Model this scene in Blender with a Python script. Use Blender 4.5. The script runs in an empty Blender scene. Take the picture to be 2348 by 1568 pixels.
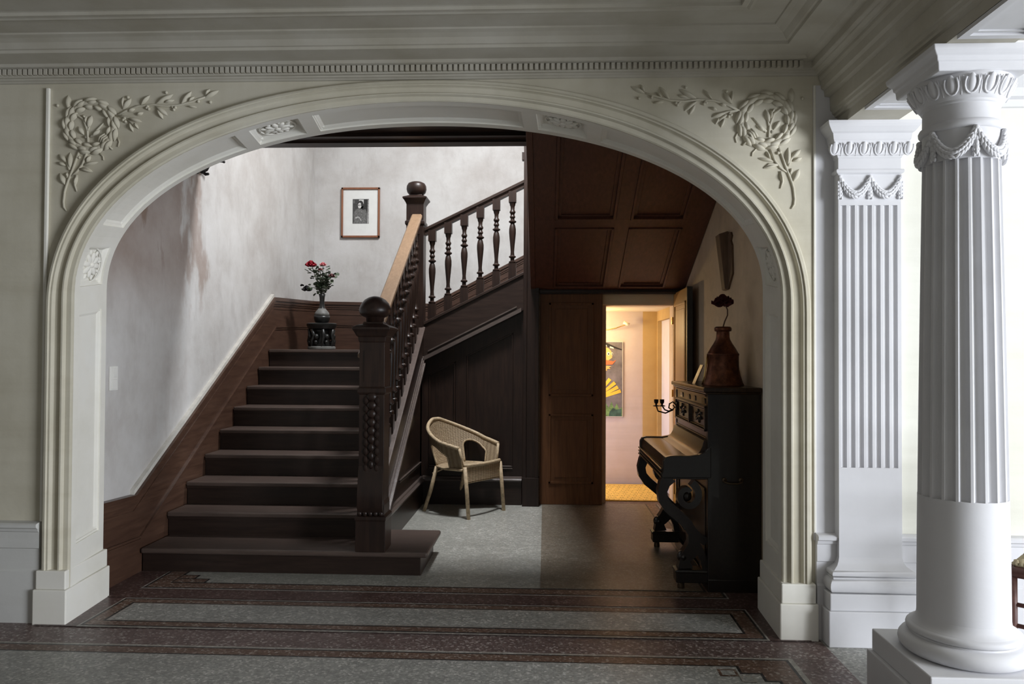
import bpy, bmesh, math, random
from mathutils import Vector, Matrix
random.seed(7)
PI = math.pi
C = bpy.context.scene.collection

# ------------------------------------------------------------------ mesh helpers
class MB:
    """collects shapes; build() links them as ONE mesh object"""
    def __init__(s):
        s.v = []; s.f = []; s.m = []; s.uv = {}
    def add(s, vs, fs, mi=0, M=None, uv=None):
        n = len(s.v)
        s.v += [tuple(M @ Vector(p)) if M else tuple(p) for p in vs]
        for f in fs:
            s.f.append(tuple(i + n for i in f)); s.m.append(mi)
        if uv:
            for i, q in enumerate(uv): s.uv[n + i] = q
        return s
    def box(s, x0, x1, y0, y1, z0, z1, mi=0, M=None):
        v = [(x0,y0,z0),(x1,y0,z0),(x1,y1,z0),(x0,y1,z0),(x0,y0,z1),(x1,y0,z1),(x1,y1,z1),(x0,y1,z1)]
        return s.add(v, [(3,2,1,0),(4,5,6,7),(0,1,5,4),(1,2,6,5),(2,3,7,6),(3,0,4,7)], mi, M)
    def grid(s, rows, mi=0, M=None, closeu=False, closev=False, uv=None):
        R = len(rows); K = len(rows[0])
        v = [p for r in rows for p in r]; f = []
        for i in range(R - (0 if closev else 1)):
            for j in range(K - (0 if closeu else 1)):
                a = i*K + j; b = i*K + (j+1) % K; c = ((i+1) % R)*K + (j+1) % K; d = ((i+1) % R)*K + j
                f.append((a, b, c, d))
        return s.add(v, f, mi, M, [q for r in uv for q in r] if uv else None)
    def lathe(s, prof, n=32, c=(0,0,0), mi=0, M=None, caps=True):
        rows = [[(c[0]+r*math.cos(2*PI*j/n), c[1]+r*math.sin(2*PI*j/n), c[2]+z) for j in range(n)] for r, z in prof]
        s.grid(rows, mi, M, closeu=True)
        if caps:
            b = len(s.v) - n*len(prof)
            s.f.append(tuple(b + j for j in reversed(range(n)))); s.m.append(mi)
            b = len(s.v) - n
            s.f.append(tuple(b + j for j in range(n))); s.m.append(mi)
        return s
    def sqlathe(s, prof, c=(0,0,0), mi=0, M=None, k=1.0):
        """square-plan turned profile: prof = (half width, z)"""
        rows = [[(c[0]+h, c[1]-h*k, c[2]+z), (c[0]+h, c[1]+h*k, c[2]+z), (c[0]-h, c[1]+h*k, c[2]+z), (c[0]-h, c[1]-h*k, c[2]+z)] for h, z in prof]
        s.grid(rows, mi, M, closeu=True)
        b = len(s.v) - 4*len(prof)
        s.f.append((b+3, b+2, b+1, b)); s.m.append(mi)
        b = len(s.v) - 4
        s.f.append((b, b+1, b+2, b+3)); s.m.append(mi)
        return s
    def tube(s, pts, r, n=8, mi=0, M=None, flat=None, caps=True):
        pts = [Vector(p) for p in pts]; rr = r if isinstance(r, (list, tuple)) else [r]*len(pts)
        rows = []; up = None
        for i, p in enumerate(pts):
            d = (pts[min(i+1, len(pts)-1)] - pts[max(i-1, 0)]).normalized()
            if up is None:
                a = Vector((0,0,1)) if abs(d.z) < .9 else Vector((1,0,0))
                if flat: a = Vector(flat)
                up = (a - d*a.dot(d)).normalized()
            else:
                up = (up - d*up.dot(d)).normalized()
            w = d.cross(up)
            rows.append([tuple(p + (up*math.cos(2*PI*j/n) + w*math.sin(2*PI*j/n))*rr[i]) for j in range(n)])
        s.grid(rows, mi, M, closeu=True)
        if caps:
            b = len(s.v) - n*len(pts)
            s.f.append(tuple(b + j for j in reversed(range(n)))); s.m.append(mi)
            b = len(s.v) - n
            s.f.append(tuple(b + j for j in range(n))); s.m.append(mi)
        return s
    def ell(s, c, r, n=10, m=7, mi=0, M=None):
        rows = []
        for i in range(m + 1):
            t = -PI/2 + PI*i/m
            q = max(1e-4, math.cos(t))
            rows.append([(c[0]+r[0]*q*math.cos(2*PI*j/n), c[1]+r[1]*q*math.sin(2*PI*j/n), c[2]+r[2]*math.sin(t)) for j in range(n)])
        return s.grid(rows, mi, M, closeu=True)
    def prism(s, poly, axis, a, b, mi=0, M=None):
        """extrude a 2D polygon: axis 'y' -> poly in (x,z); 'x' -> (y,z); 'z' -> (x,y)"""
        n = len(poly)
        def P(q, t):
            return (q[0], t, q[1]) if axis == 'y' else (t, q[0], q[1]) if axis == 'x' else (q[0], q[1], t)
        v = [P(q, a) for q in poly] + [P(q, b) for q in poly]
        f = [tuple(range(n)), tuple(reversed(range(n, 2*n)))] + [(i, n+i, n+(i+1) % n, (i+1) % n) for i in range(n)]
        return s.add(v, f, mi, M)
    def sweep(s, path, prof, mi=0, caps=True):
        """path: list of (pos, A, B) with profile (a,b) -> pos + a*A + b*B ; closed profile"""
        rows = [[tuple(Vector(p) + Vector(A)*a + Vector(B)*b) for a, b in prof] for p, A, B in path]
        s.grid(rows, mi, closeu=True)
        if caps:
            n = len(prof); b = len(s.v) - n*len(path)
            s.f.append(tuple(b + j for j in range(n))); s.m.append(mi)
            b = len(s.v) - n
            s.f.append(tuple(b + j for j in reversed(range(n)))); s.m.append(mi)
        return s
    def build(s, name, mats, parent=None, smooth=False, bevel=0, loc=None, label=None, auto=None):
        me = bpy.data.meshes.new(name)
        me.from_pydata(s.v, [], s.f)
        for m in (mats if isinstance(mats, (list, tuple)) else [mats]): me.materials.append(m)
        me.polygons.foreach_set('material_index', s.m)
        if s.uv:
            ul = me.uv_layers.new(name='UVMap')
            for l in me.loops:
                ul.data[l.index].uv = s.uv.get(l.vertex_index, (0, 0))
        bm = bmesh.new(); bm.from_mesh(me)
        bmesh.ops.recalc_face_normals(bm, faces=bm.faces)
        bm.to_mesh(me); bm.free()
        if smooth:
            me.polygons.foreach_set('use_smooth', [True]*len(me.polygons))
            if auto: me.set_sharp_from_angle(angle=math.radians(auto))
        o = bpy.data.objects.new(name, me); C.objects.link(o)
        if parent: o.parent = parent
        if loc: o.location = loc
        if bevel:
            b = o.modifiers.new('bevel', 'BEVEL'); b.width = bevel; b.segments = 2; b.limit_method = 'ANGLE'
        if label: o['label'] = label
        return o

def root(name, label, cat, loc=(0,0,0), rz=0, group=None):
    o = bpy.data.objects.new(name, None); C.objects.link(o)
    o.empty_display_size = .05
    o.location = loc; o.rotation_euler = (0, 0, rz)
    o['label'] = label; o['category'] = cat; o['kind'] = 'thing'
    if group: o['group'] = group
    return o
def tag(o, label, cat, group=None):
    o['label'] = label; o['category'] = cat; o['kind'] = 'thing'
    if group: o['group'] = group
    return o
def struct(o, label=None):
    o['kind'] = 'structure'
    if label: o['label'] = label
    return o

# ------------------------------------------------------------------ materials
def newmat(name):
    m = bpy.data.materials.new(name); m.use_nodes = True
    nt = m.node_tree; b = nt.nodes['Principled BSDF']
    return m, nt, b
def nd(nt, t, **k):
    n = nt.nodes.new(t)
    for a, v in k.items():
        if a.startswith('i_'): n.inputs[a[2:].replace('_', ' ')].default_value = v
        else: setattr(n, a, v)
    return n
def coords(nt, scale, rot=(0,0,0), kind='Object'):
    tc = nd(nt, 'ShaderNodeTexCoord'); mp = nd(nt, 'ShaderNodeMapping')
    mp.inputs['Scale'].default_value = scale; mp.inputs['Rotation'].default_value = rot
    if kind == 'World':
        g = nd(nt, 'ShaderNodeNewGeometry'); nt.links.new(g.outputs['Position'], mp.inputs['Vector'])
    else:
        nt.links.new(tc.outputs[kind], mp.inputs['Vector'])
    return mp.outputs['Vector']
def ramp(nt, fac, stops):
    r = nd(nt, 'ShaderNodeValToRGB'); e = r.color_ramp.elements
    while len(e) < len(stops): e.new(.5)
    for i, (p, c) in enumerate(stops):
        e[i].position = p; e[i].color = (*c, 1) if len(c) == 3 else c
    nt.links.new(fac, r.inputs['Fac']); return r.outputs['Color']
def noise(nt, vec, scale, detail=6, rough=.6):
    n = nd(nt, 'ShaderNodeTexNoise'); n.inputs['Scale'].default_value = scale
    n.inputs['Detail'].default_value = detail; n.inputs['Roughness'].default_value = rough
    nt.links.new(vec, n.inputs['Vector']); return n.outputs['Fac']
def mix(nt, fac, a, b, mode='MIX'):
    m = nd(nt, 'ShaderNodeMix', data_type='RGBA', blend_type=mode)
    for k, v in (('Factor', fac), ('A', a), ('B', b)):
        s = [i for i in m.inputs if i.name == k and (i.type == 'RGBA' or k == 'Factor')][0]
        if isinstance(v, (int, float)): s.default_value = v
        elif isinstance(v, tuple): s.default_value = (*v, 1)
        else: nt.links.new(v, s)
    return [o for o in m.outputs if o.type == 'RGBA'][0]
def bump(nt, b, h, strength=.3, dist=.01):
    n = nd(nt, 'ShaderNodeBump'); n.inputs['Strength'].default_value = strength; n.inputs['Distance'].default_value = dist
    nt.links.new(h, n.inputs['Height']); nt.links.new(n.outputs['Normal'], b.inputs['Normal'])
def simple(name, c, rough=.5, metal=0, var=.15, scale=12, bmp=0, coat=0, emit=None):
    m, nt, b = newmat(name)
    v = coords(nt, (1,1,1))
    f = noise(nt, v, scale)
    d = tuple(x*(1-var) for x in c); l = tuple(min(1, x*(1+var)) for x in c)
    nt.links.new(ramp(nt, f, [(.3, d), (.7, l)]), b.inputs['Base Color'])
    b.inputs['Roughness'].default_value = rough; b.inputs['Metallic'].default_value = metal
    b.inputs['Coat Weight'].default_value = coat
    if bmp: bump(nt, b, noise(nt, v, scale*4), bmp)
    if emit: b.inputs['Emission Color'].default_value = (*c, 1); b.inputs['Emission Strength'].default_value = emit
    return m
def wood(name, c, dark, rough=.4, axis='z', coat=0.0, spec=.5):
    m, nt, b = newmat(name)
    sc = {'z': (14,14,1.2), 'x': (1.2,14,14), 'y': (14,1.2,14)}[axis]
    f = noise(nt, coords(nt, sc), 3, 8, .65)
    g = noise(nt, coords(nt, (1,1,1)), 1.7, 3)
    col = ramp(nt, f, [(.3, dark), (.68, c)])
    col = mix(nt, g, col, tuple(x*.55 for x in c), 'MIX') if False else col
    col2 = mix(nt, ramp(nt, g, [(.35, (0,0,0)), (.75, (.6,.6,.6))]), col, dark)
    nt.links.new(col2, b.inputs['Base Color'])
    b.inputs['Roughness'].default_value = rough; b.inputs['Coat Weight'].default_value = coat
    b.inputs['Specular IOR Level'].default_value = spec
    bump(nt, b, f, .12, .004)
    return m
def plaster(name, base, stain, pale, streak=.6, rough=.85, bmp=.15, grime=(.2,.18,.12)):
    m, nt, b = newmat(name)
    w = coords(nt, (1,1,1), kind='World'); ws = coords(nt, (3.2,3.2,.22), kind='World'); wh = coords(nt, (.22,3,5), kind='World')
    a = noise(nt, w, 1.6, 8, .62); s = noise(nt, ws, 1.4, 5, .55); h = noise(nt, wh, 1.5, 5, .6); fine = noise(nt, w, 22, 5)
    col = ramp(nt, a, [(.3, stain), (.52, base), (.75, pale)])
    col = mix(nt, ramp(nt, s, [(.42, (0,0,0)), (.75, (streak,)*3)]), col, stain)
    col = mix(nt, ramp(nt, h, [(.5, (0,0,0)), (.8, (streak*.6,)*3)]), col, grime)
    nt.links.new(col, b.inputs['Base Color'])
    b.inputs['Roughness'].default_value = rough; b.inputs['Specular IOR Level'].default_value = .25
    bump(nt, b, fine, bmp, .006)
    return m

CREAM = plaster('cream_plaster', (.62,.585,.48), (.51,.475,.375), (.69,.66,.565), .5, grime=(.36,.31,.21))
CEIL = plaster('ceiling_plaster', (.53,.505,.44), (.43,.40,.325), (.60,.58,.52), .5, grime=(.33,.28,.2))
WHITE = plaster('white_paint', (.69,.69,.715), (.63,.63,.65), (.73,.73,.755), .3, rough=.7, bmp=.08, grime=(.6,.59,.59))
JAMB = plaster('jamb_paint', (.86,.84,.77), (.78,.76,.68), (.88,.87,.82), .25, rough=.75, bmp=.08, grime=(.6,.57,.48))
OCHRE = plaster('warm_wall', (.72,.58,.42), (.60,.47,.34), (.76,.64,.50), .4)
PINKW = plaster('corridor_plaster', (.60,.52,.50), (.53,.44,.41), (.66,.59,.58), .4)
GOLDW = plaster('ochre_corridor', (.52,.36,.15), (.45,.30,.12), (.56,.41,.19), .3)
LAV = plaster('lavender_paint', (.62,.60,.66), (.56,.54,.6), (.66,.64,.7), .2)
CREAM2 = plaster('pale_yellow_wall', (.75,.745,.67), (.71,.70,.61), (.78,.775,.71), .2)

def stucco():
    m, nt, b = newmat('mottled_stucco')
    w = coords(nt, (1,1,1), kind='World'); ws = coords(nt, (2.6,2.6,1.0), kind='World')
    a = noise(nt, w, 1.3, 9, .66); s = noise(nt, ws, 2.2, 7, .66); f = noise(nt, w, 26, 4)
    col = ramp(nt, a, [(.3, (.46,.435,.415)), (.5, (.58,.57,.555)), (.72, (.67,.665,.66))])
    col = mix(nt, ramp(nt, s, [(.52, (0,0,0)), (.78, (.6,.6,.6))]), col, (.40,.375,.36))
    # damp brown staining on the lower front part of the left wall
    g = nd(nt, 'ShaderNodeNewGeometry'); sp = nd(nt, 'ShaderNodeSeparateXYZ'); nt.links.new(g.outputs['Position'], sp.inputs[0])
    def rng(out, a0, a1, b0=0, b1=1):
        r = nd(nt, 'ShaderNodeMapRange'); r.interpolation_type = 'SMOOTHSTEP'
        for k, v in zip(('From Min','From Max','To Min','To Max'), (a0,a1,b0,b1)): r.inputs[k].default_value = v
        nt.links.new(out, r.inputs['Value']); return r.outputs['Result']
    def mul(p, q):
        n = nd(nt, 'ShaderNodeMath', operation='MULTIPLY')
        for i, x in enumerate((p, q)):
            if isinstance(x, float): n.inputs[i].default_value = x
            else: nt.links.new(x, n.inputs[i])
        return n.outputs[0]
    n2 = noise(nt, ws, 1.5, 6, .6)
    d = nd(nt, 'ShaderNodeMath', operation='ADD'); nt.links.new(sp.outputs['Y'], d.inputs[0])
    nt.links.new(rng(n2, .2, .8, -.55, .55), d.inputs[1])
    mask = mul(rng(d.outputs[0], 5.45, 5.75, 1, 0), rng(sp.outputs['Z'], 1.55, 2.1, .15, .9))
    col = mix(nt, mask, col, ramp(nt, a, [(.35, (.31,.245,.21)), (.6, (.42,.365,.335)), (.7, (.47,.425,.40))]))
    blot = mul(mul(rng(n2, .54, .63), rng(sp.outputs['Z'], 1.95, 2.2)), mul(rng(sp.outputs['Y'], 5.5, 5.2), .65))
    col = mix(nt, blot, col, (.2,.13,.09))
    nt.links.new(col, b.inputs['Base Color']); b.inputs['Roughness'].default_value = .9; b.inputs['Specular IOR Level'].default_value = .2
    bump(nt, b, f, .2, .006)
    return m
STUCCO = stucco()

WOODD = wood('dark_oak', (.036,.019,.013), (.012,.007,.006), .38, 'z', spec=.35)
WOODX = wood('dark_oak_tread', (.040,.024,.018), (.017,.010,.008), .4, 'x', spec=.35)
WOODY = wood('dark_oak_rail', (.045,.024,.016), (.015,.009,.007), .34, 'y', spec=.4)
WOODP = wood('brown_oak_panel', (.22,.096,.038), (.12,.05,.022), .5, 'z', spec=.3)
WOODS = wood('soffit_oak', (.150,.052,.030), (.072,.026,.016), .5, 'y')
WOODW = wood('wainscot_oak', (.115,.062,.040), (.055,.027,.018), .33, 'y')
WOODT = wood('worn_tread', (.115,.082,.068), (.06,.042,.035), .42, 'x', spec=.4)
WOODL = wood('polished_lit_ledge', (.13,.10,.085), (.07,.055,.05), .28, 'x')  # polished oak, colour lightened to paint the light caught on ledges
WOODB = wood('wainscot_oak_back', (.105,.055,.036), (.045,.022,.015), .38, 'x')
RAILW = wood('worn_handrail', (.28,.185,.115), (.19,.12,.07), .4, 'y')
DOORG = wood('honey_door', (.52,.28,.06), (.42,.21,.04), .42, 'z')
DOORK = simple('door_edge_paint', (.03,.03,.028), .6)
CAPLINE = simple('plaster_and_lit_rim', (.62,.60,.55), .85)
FRAMEW = wood('cherry_frame', (.30,.12,.06), (.2,.075,.035), .4, 'z')
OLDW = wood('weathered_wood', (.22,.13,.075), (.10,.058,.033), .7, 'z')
PIANO = wood('ebonised_piano', (.020,.013,.009), (.008,.006,.005), .3, 'y', coat=.3)
PIANOF = wood('polished_walnut', (.050,.025,.012), (.022,.012,.007), .27, 'y', coat=.0, spec=.45)
BRASS = simple('brass', (.75,.52,.2), .25, 1)
OLDBR = simple('dull_brass', (.09,.06,.035), .4, .6)
IRON = simple('black_iron', (.012,.011,.011), .5, .3)
BRONZE = simple('dark_bronze', (.05,.03,.02), .4, .8)
BLACKL = simple('black_lacquer', (.012,.012,.011), .35, var=.4, scale=30)
GREYB = simple('ash_glaze', (.16,.16,.15), .55, var=.3, scale=25)
ROSE = simple('crimson_petal', (.42,.015,.035), .6, var=.35, scale=40)
PINKP = simple('pink_petal', (.72,.22,.24), .6, var=.35, scale=60)
DARKR = simple('dark_petal', (.075,.010,.012), .7, var=.4, scale=40)
BLACKP = simple('withered_petal', (.02,.017,.018), .8, var=.4, scale=40)
MAUVE = simple('mauve_petal', (.22,.09,.09), .7, var=.3, scale=40)
LEAF = simple('rose_leaf', (.075,.105,.065), .5, var=.5, scale=50)
LEAFP = simple('pale_leaf', (.22,.25,.19), .55, var=.4, scale=50)
STEM = simple('stem', (.06,.07,.035), .6)
STEMB = simple('brown_stem', (.10,.05,.03), .6)
PLAST = simple('switch_plastic', (.80,.79,.75), .4, var=.03)
MATB = simple('mat_board', (.76,.77,.75), .8, var=.03)
GL = None
RUSH = wood('rush', (.58,.50,.33), (.34,.28,.17), .8, 'x')
RUSTW = wood('red_stained_wood', (.16,.07,.055), (.09,.035,.03), .45, 'x')

def terrazzo(name, cols, chip, scale=90, rough=.42):
    m, nt, b = newmat(name)
    w = coords(nt, (1,1,1), kind='World')
    vo = nd(nt, 'ShaderNodeTexVoronoi'); vo.inputs['Scale'].default_value = scale; nt.links.new(w, vo.inputs['Vector'])
    sp = nd(nt, 'ShaderNodeSeparateColor'); nt.links.new(vo.outputs['Color'], sp.inputs[0])
    col = ramp(nt, sp.outputs[0], [(0, cols[0]), (.45, cols[1]), (.8, cols[2]), (.97, chip)])
    big = noise(nt, w, 1.1, 6, .6)
    col = mix(nt, ramp(nt, big, [(.3, (.35,.35,.35)), (.62, (0,0,0))]), col, tuple(x*.55 for x in cols[0]))
    sm = noise(nt, w, 14, 6, .7)
    col = mix(nt, ramp(nt, sm, [(.42, (.4,.4,.4)), (.6, (0,0,0))]), col, tuple(x*.7 for x in cols[0]))
    nt.links.new(col, b.inputs['Base Color'])
    r = ramp(nt, big, [(.3, (rough-.08,)*3), (.7, (rough+.12,)*3)]); nt.links.new(r, b.inputs['Roughness'])
    b.inputs['Specular IOR Level'].default_value = .4
    bump(nt, b, sm, .08, .004)
    return m
T_GREY = terrazzo('grey_terrazzo', [(.28,.28,.262), (.37,.37,.35), (.46,.46,.43)], (.66,.65,.62))
T_HALL = terrazzo('hall_terrazzo', [(.29,.29,.26), (.36,.36,.325), (.43,.43,.39)], (.54,.54,.5), rough=.36)
T_WORNSHADE = terrazzo('worn_shaded_terrazzo', [(.16,.135,.10), (.21,.18,.14), (.25,.22,.175)], (.34,.31,.26), rough=.36)
T_RED = terrazzo('red_terrazzo', [(.13,.088,.082), (.18,.125,.117), (.24,.18,.168)], (.5,.45,.42))
T_DKRED = terrazzo('dark_red_terrazzo', [(.08,.045,.04), (.11,.063,.056), (.13,.08,.072)], (.26,.2,.18), rough=.36)
T_BLK = terrazzo('black_mosaic', [(.02,.018,.018), (.03,.027,.026), (.04,.036,.035)], (.1,.1,.1))
T_BRN = terrazzo('brown_mosaic', [(.12,.068,.048), (.165,.098,.07), (.215,.14,.105)], (.4,.35,.3), 85)
T_LT = terrazzo('pale_mosaic', [(.30,.28,.25), (.37,.345,.31), (.43,.41,.37)], (.55,.53,.5), 60)

def wicker():
    m, nt, b = newmat('woven_wicker')
    tc = nd(nt, 'ShaderNodeTexCoord')
    def wave(direction, scale):
        wv = nd(nt, 'ShaderNodeTexWave'); wv.bands_direction = direction; wv.inputs['Scale'].default_value = scale
        wv.inputs['Distortion'].default_value = .6; wv.inputs['Detail Scale'].default_value = 3
        nt.links.new(tc.outputs['UV'], wv.inputs['Vector']); return wv.outputs['Fac']
    wu = wave('X', 9.5); wv_ = wave('Y', 26)
    mm = nd(nt, 'ShaderNodeMath', operation='MULTIPLY'); nt.links.new(wv_, mm.inputs[0])
    mr = nd(nt, 'ShaderNodeMapRange'); mr.inputs['To Min'].default_value = .45; nt.links.new(wu, mr.inputs['Value']); nt.links.new(mr.outputs[0], mm.inputs[1])
    n = noise(nt, coords(nt, (1,1,1)), 35, 5)
    ad = nd(nt, 'ShaderNodeMath', operation='MULTIPLY'); nt.links.new(mm.outputs[0], ad.inputs[0]); 
    mr2 = nd(nt, 'ShaderNodeMapRange'); mr2.inputs['To Min'].default_value = .5; mr2.inputs['To Max'].default_value = 1.3; nt.links.new(n, mr2.inputs['Value']); nt.links.new(mr2.outputs[0], ad.inputs[1])
    nt.links.new(ramp(nt, ad.outputs[0], [(.05, (.16,.105,.055)), (.35, (.42,.31,.19)), (.8, (.60,.48,.32))]), b.inputs['Base Color'])
    b.inputs['Roughness'].default_value = .6
    bump(nt, b, mm.outputs[0], .8, .006)
    return m
WICKER = wicker()
CANE = simple('cane', (.50,.385,.245), .5, var=.3, scale=40, bmp=.3)

def copper():
    m, nt, b = newmat('old_copper')
    v = coords(nt, (1,1,1)); f = noise(nt, v, 18, 7, .7)
    nt.links.new(ramp(nt, f, [(.35, (.075,.032,.02)), (.55, (.16,.062,.035)), (.75, (.30,.11,.055))]), b.inputs['Base Color'])
    b.inputs['Metallic'].default_value = .85
    nt.links.new(ramp(nt, f, [(.3, (.5,)*3), (.7, (.32,)*3)]), b.inputs['Roughness'])
    bump(nt, b, f, .15, .004)
    return m
COPPER = copper()

# ------------------------------------------------------------------ key dimensions (metres)
YW, YB = 4.0, 4.41          # front and back face of the arch wall
ZC = 3.06                   # ceiling
XL, XR = -2.68, 1.33        # stair hall side walls
YP, YBK = 7.32, 8.70        # under-stair panelling / back wall
XBEAM = 1.42

def sell(xc, a, zs, b, n, t):
    c, s_ = math.cos(t), math.sin(t)
    return (xc + a*(1 if c >= 0 else -1)*abs(c)**(2/n), zs + b*max(0, s_)**(2/n))
NA = 72
TH = [PI - PI*i/NA for i in range(NA+1)]     # from left springing to right springing
def curve(xc, a, zs, b, n):
    p = [sell(xc, a, zs, b, n, t) for t in TH]
    k = 14
    lft = [(p[0][0], p[0][1]*i/k) for i in range(k)]; rgt = [(p[-1][0], p[-1][1]*(k-1-i)/k) for i in range(k)]
    return lft + p + rgt
OUT = curve(-.66, 2.035, 1.65, 1.255, 2.25)
INF = curve(-.66, 1.888, 1.76, 1.035, 2.06)
INB = curve(-.68, 1.93, 1.82, .968, 2.12)

# ------------------------------------------------------------------ floor
fl = MB()
mats = [T_GREY, T_HALL, T_RED, T_DKRED, T_BLK, T_BRN, T_LT, T_WORNSHADE]
lay = [0]
def slab(x0, x1, y0, y1, mi):
    z = .00035*lay[0]; lay[0] += 1
    fl.add([(x0,y0,z),(x1,y0,z),(x1,y1,z),(x0,y1,z)], [(0,1,2,3)], mi)
fl.box(-6.5, 6, -3, 9, -.1, -.002, 0)
slab(-6.5, 6, -3, 9, 0)
slab(-6.5, 1.41, -3, 4.6, 2)                       # red-brown border of the front room
slab(-6.5, 1.19, -3, 3.715, 6); slab(-6.5, 1.165, -3, 3.695, 4); slab(-6.5, 1.15, -3, 3.683, 5)
slab(-6.5, 1.062, -3, 3.612, 4); slab(-6.5, 1.047, -3, 3.600, 0)
for (a, b_, c, d) in ((.895, 1.062, 3.520, 3.60), (.985, 1.062, 3.44, 3.53)):   # stepped corner
    slab(a, b_, c, d, 4); slab(a+.013, b_, c+.013, d+.02, 5)
slab(.80, .885, 3.49, 3.565, 5); slab(.812, .873, 3.501, 3.554, 0)
slab(.885, .95, 3.43, 3.495, 6); slab(.897, .938, 3.441, 3.484, 0)
slab(-2.70, 1.36, 3.93, 4.42, 3)
slab(-2.465, 1.15, 3.925, 4.40, 6); slab(-2.455, 1.14, 3.942, 4.388, 4); slab(-2.442, 1.127, 3.955, 4.375, 5)
slab(-2.375, 1.05, 4.012, 4.318, 4); slab(-2.36, 1.037, 4.025, 4.305, 6); slab(-2.35, 1.027, 4.036, 4.295, 0)
slab(-2.70, 1.36, 4.405, 9, 3)                     # dark border of the stair hall
slab(-2.47, 1.10, 4.572, 7.42, 6); slab(-2.46, 1.09, 4.585, 7.42, 4); slab(-2.445, 1.075, 4.60, 7.42, 5)
slab(-2.34, .99, 4.69, 7.42, 4); slab(-2.325, .975, 4.705, 7.42, 1)
for (x0, x1, y0, y1) in ((-2.33, -2.22, 4.70, 4.86), (-2.33, -2.12, 4.70, 4.78)):
    slab(x0, x1, y0, y1, 4); slab(x0, x1-.013, y0, y1-.013, 5)
slab(-.02, .975, 4.705, 7.42, 7)                      # worn patch, darkened for the shade beyond the stairwell light
floor = struct(fl.build('floor', mats))

# ------------------------------------------------------------------ arch wall
w = MB()
def wallside(y, crv, top, xl, xr, mi=0):
    w.grid([[(xl, y, 0), (crv[0][0], y, 0)], [(xl, y, top), (crv[0][0], y, top)]], mi)
    w.grid([[(crv[-1][0], y, 0), (xr, y, 0)], [(crv[-1][0], y, top), (xr, y, top)]], mi)
    k0 = 14; k1 = len(crv) - 14
    seg = crv[k0:k1]
    w.grid([[(p[0], y, p[1]) for p in seg], [(p[0], y, top) for p in seg]], mi)
    # pier strips next to the straight jambs are covered by the quads above
wallside(YW, INF, 3.3, -6.5, 6)
wallside(YB, INB, 3.3, -6.5, 6, 1)
w.box(-6.5, 6, YW, YB, 3.3, 3.34)
wall_front = struct(w.build('wall_front', [CREAM, OCHRE]))

# ---- soffit / reveal of the arch with sunk panels and rosettes
L = [0]
for i in range(1, len(INF)): L.append(L[-1] + math.dist(INF[i], INF[i-1]))
LT = L[-1]
def at_s(crv, s):
    for i in range(1, len(L)):
        if L[i] >= s or i == len(L)-1:
            t = min(1, max(0, (s - L[i-1])/(L[i]-L[i-1])))
            return (crv[i-1][0] + t*(crv[i][0]-crv[i-1][0]), crv[i-1][1] + t*(crv[i][1]-crv[i-1][1]))
def nrm_s(s):
    a, b_ = at_s(INF, max(0, s-.03)), at_s(INF, min(LT, s+.03))
    d = Vector((b_[0]-a[0], b_[1]-a[1])).normalized()
    return (d.y, -d.x)       # pointing into the opening for a left-to-right curve
def s_of_x(x, upper=True):
    best = min(range(len(INF)), key=lambda i: abs(INF[i][0]-x) + (0 if INF[i][1] > 2.2 else 9))
    return L[best]
sp_ = lambda z: z
SR1, SR2 = s_of_x(-1.45), s_of_x(.06)
panels = [(.40, 1.66, 0), (1.80, 2.03, 1), (2.17, SR1-.22, 0), (SR1-.14, SR1+.14, 1), (SR1+.22, SR2-.22, 0), (SR2-.14, SR2+.14, 1), (SR2+.22, LT-2.17, 0), (LT-2.03, LT-1.80, 1), (LT-1.66, LT-.40, 0)]
sv = sorted(set([LT*i/220 for i in range(221)] + [q for a, b_, k in panels for q in (a, a+.001, a+.014, a+.015, a+.028, a+.03, b_-.03, b_-.028, b_-.015, b_-.014, b_-.001, b_)]))
tv = [0, .06, .155, .158, .19, .193, .225, .23, .5, .77, .775, .807, .81, .842, .845, .94, 1]
def depth(s, t):
    for a, b_, k in panels:
        if a < s < b_ and .155 < t < .845:
            ds = min(s-a, b_-s); dt = min(t-.155, .845-t)*.41
            e = min(ds, dt)
            dd = .008 if e < .0137 else .014 if e < .0277 else .022
            return dd*(1.5 if k else 1)
    return 0
sf = MB(); rows = []
for s in sv:
    n = nrm_s(s); A, B = at_s(INF, s), at_s(INB, s); r = []
    for t in tv:
        d = depth(s, t)
        r.append((A[0]+t*(B[0]-A[0]) - n[0]*d, YW + t*(YB-YW), A[1]+t*(B[1]-A[1]) - n[1]*d))
    rows.append(r)
sf.grid(rows)
soffit = struct(sf.build('trim_1', JAMB), 'panelled plaster lining of the wide arch')
for a, b_, k in panels:
    if not k: continue
    s = (a+b_)/2; n = nrm_s(s); A, B = at_s(INF, s), at_s(INB, s)
    c = Vector(((A[0]+B[0])/2, (YW+YB)/2, (A[1]+B[1])/2)); nz = Vector((n[0], 0, n[1])); ty = Vector((0,1,0)); tx = ty.cross(nz)
    M = Matrix((tx, ty, nz)).transposed().to_4x4(); M.translation = c - nz*.026
    r_ = MB()
    for q in range(8):
        R = M @ Matrix.Rotation(q*PI/4, 4, 'Z')
        r_.ell((.042, 0, .004), (.034, .017, .011), M=R)
    for q in range(8):
        R = M @ Matrix.Rotation(q*PI/4 + PI/8, 4, 'Z')
        r_.ell((.075, 0, .002), (.018, .010, .008), M=R)
    r_.ell((0, 0, .008), (.018, .018, .012), M=M)
    r_.tube([M @ Vector((.1*math.cos(q*PI/12), .1*math.sin(q*PI/12), .001)) for q in range(25)], .005, 6)
    tag(r_.build('rosette', JAMB, smooth=True), {1.915: 'carved plaster rosette sunk in the shaded or bright arch jamb', }.get(0, 'x'), 'rosette')
ros = [o for o in C.objects if o.name.startswith('rosette')]
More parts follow.
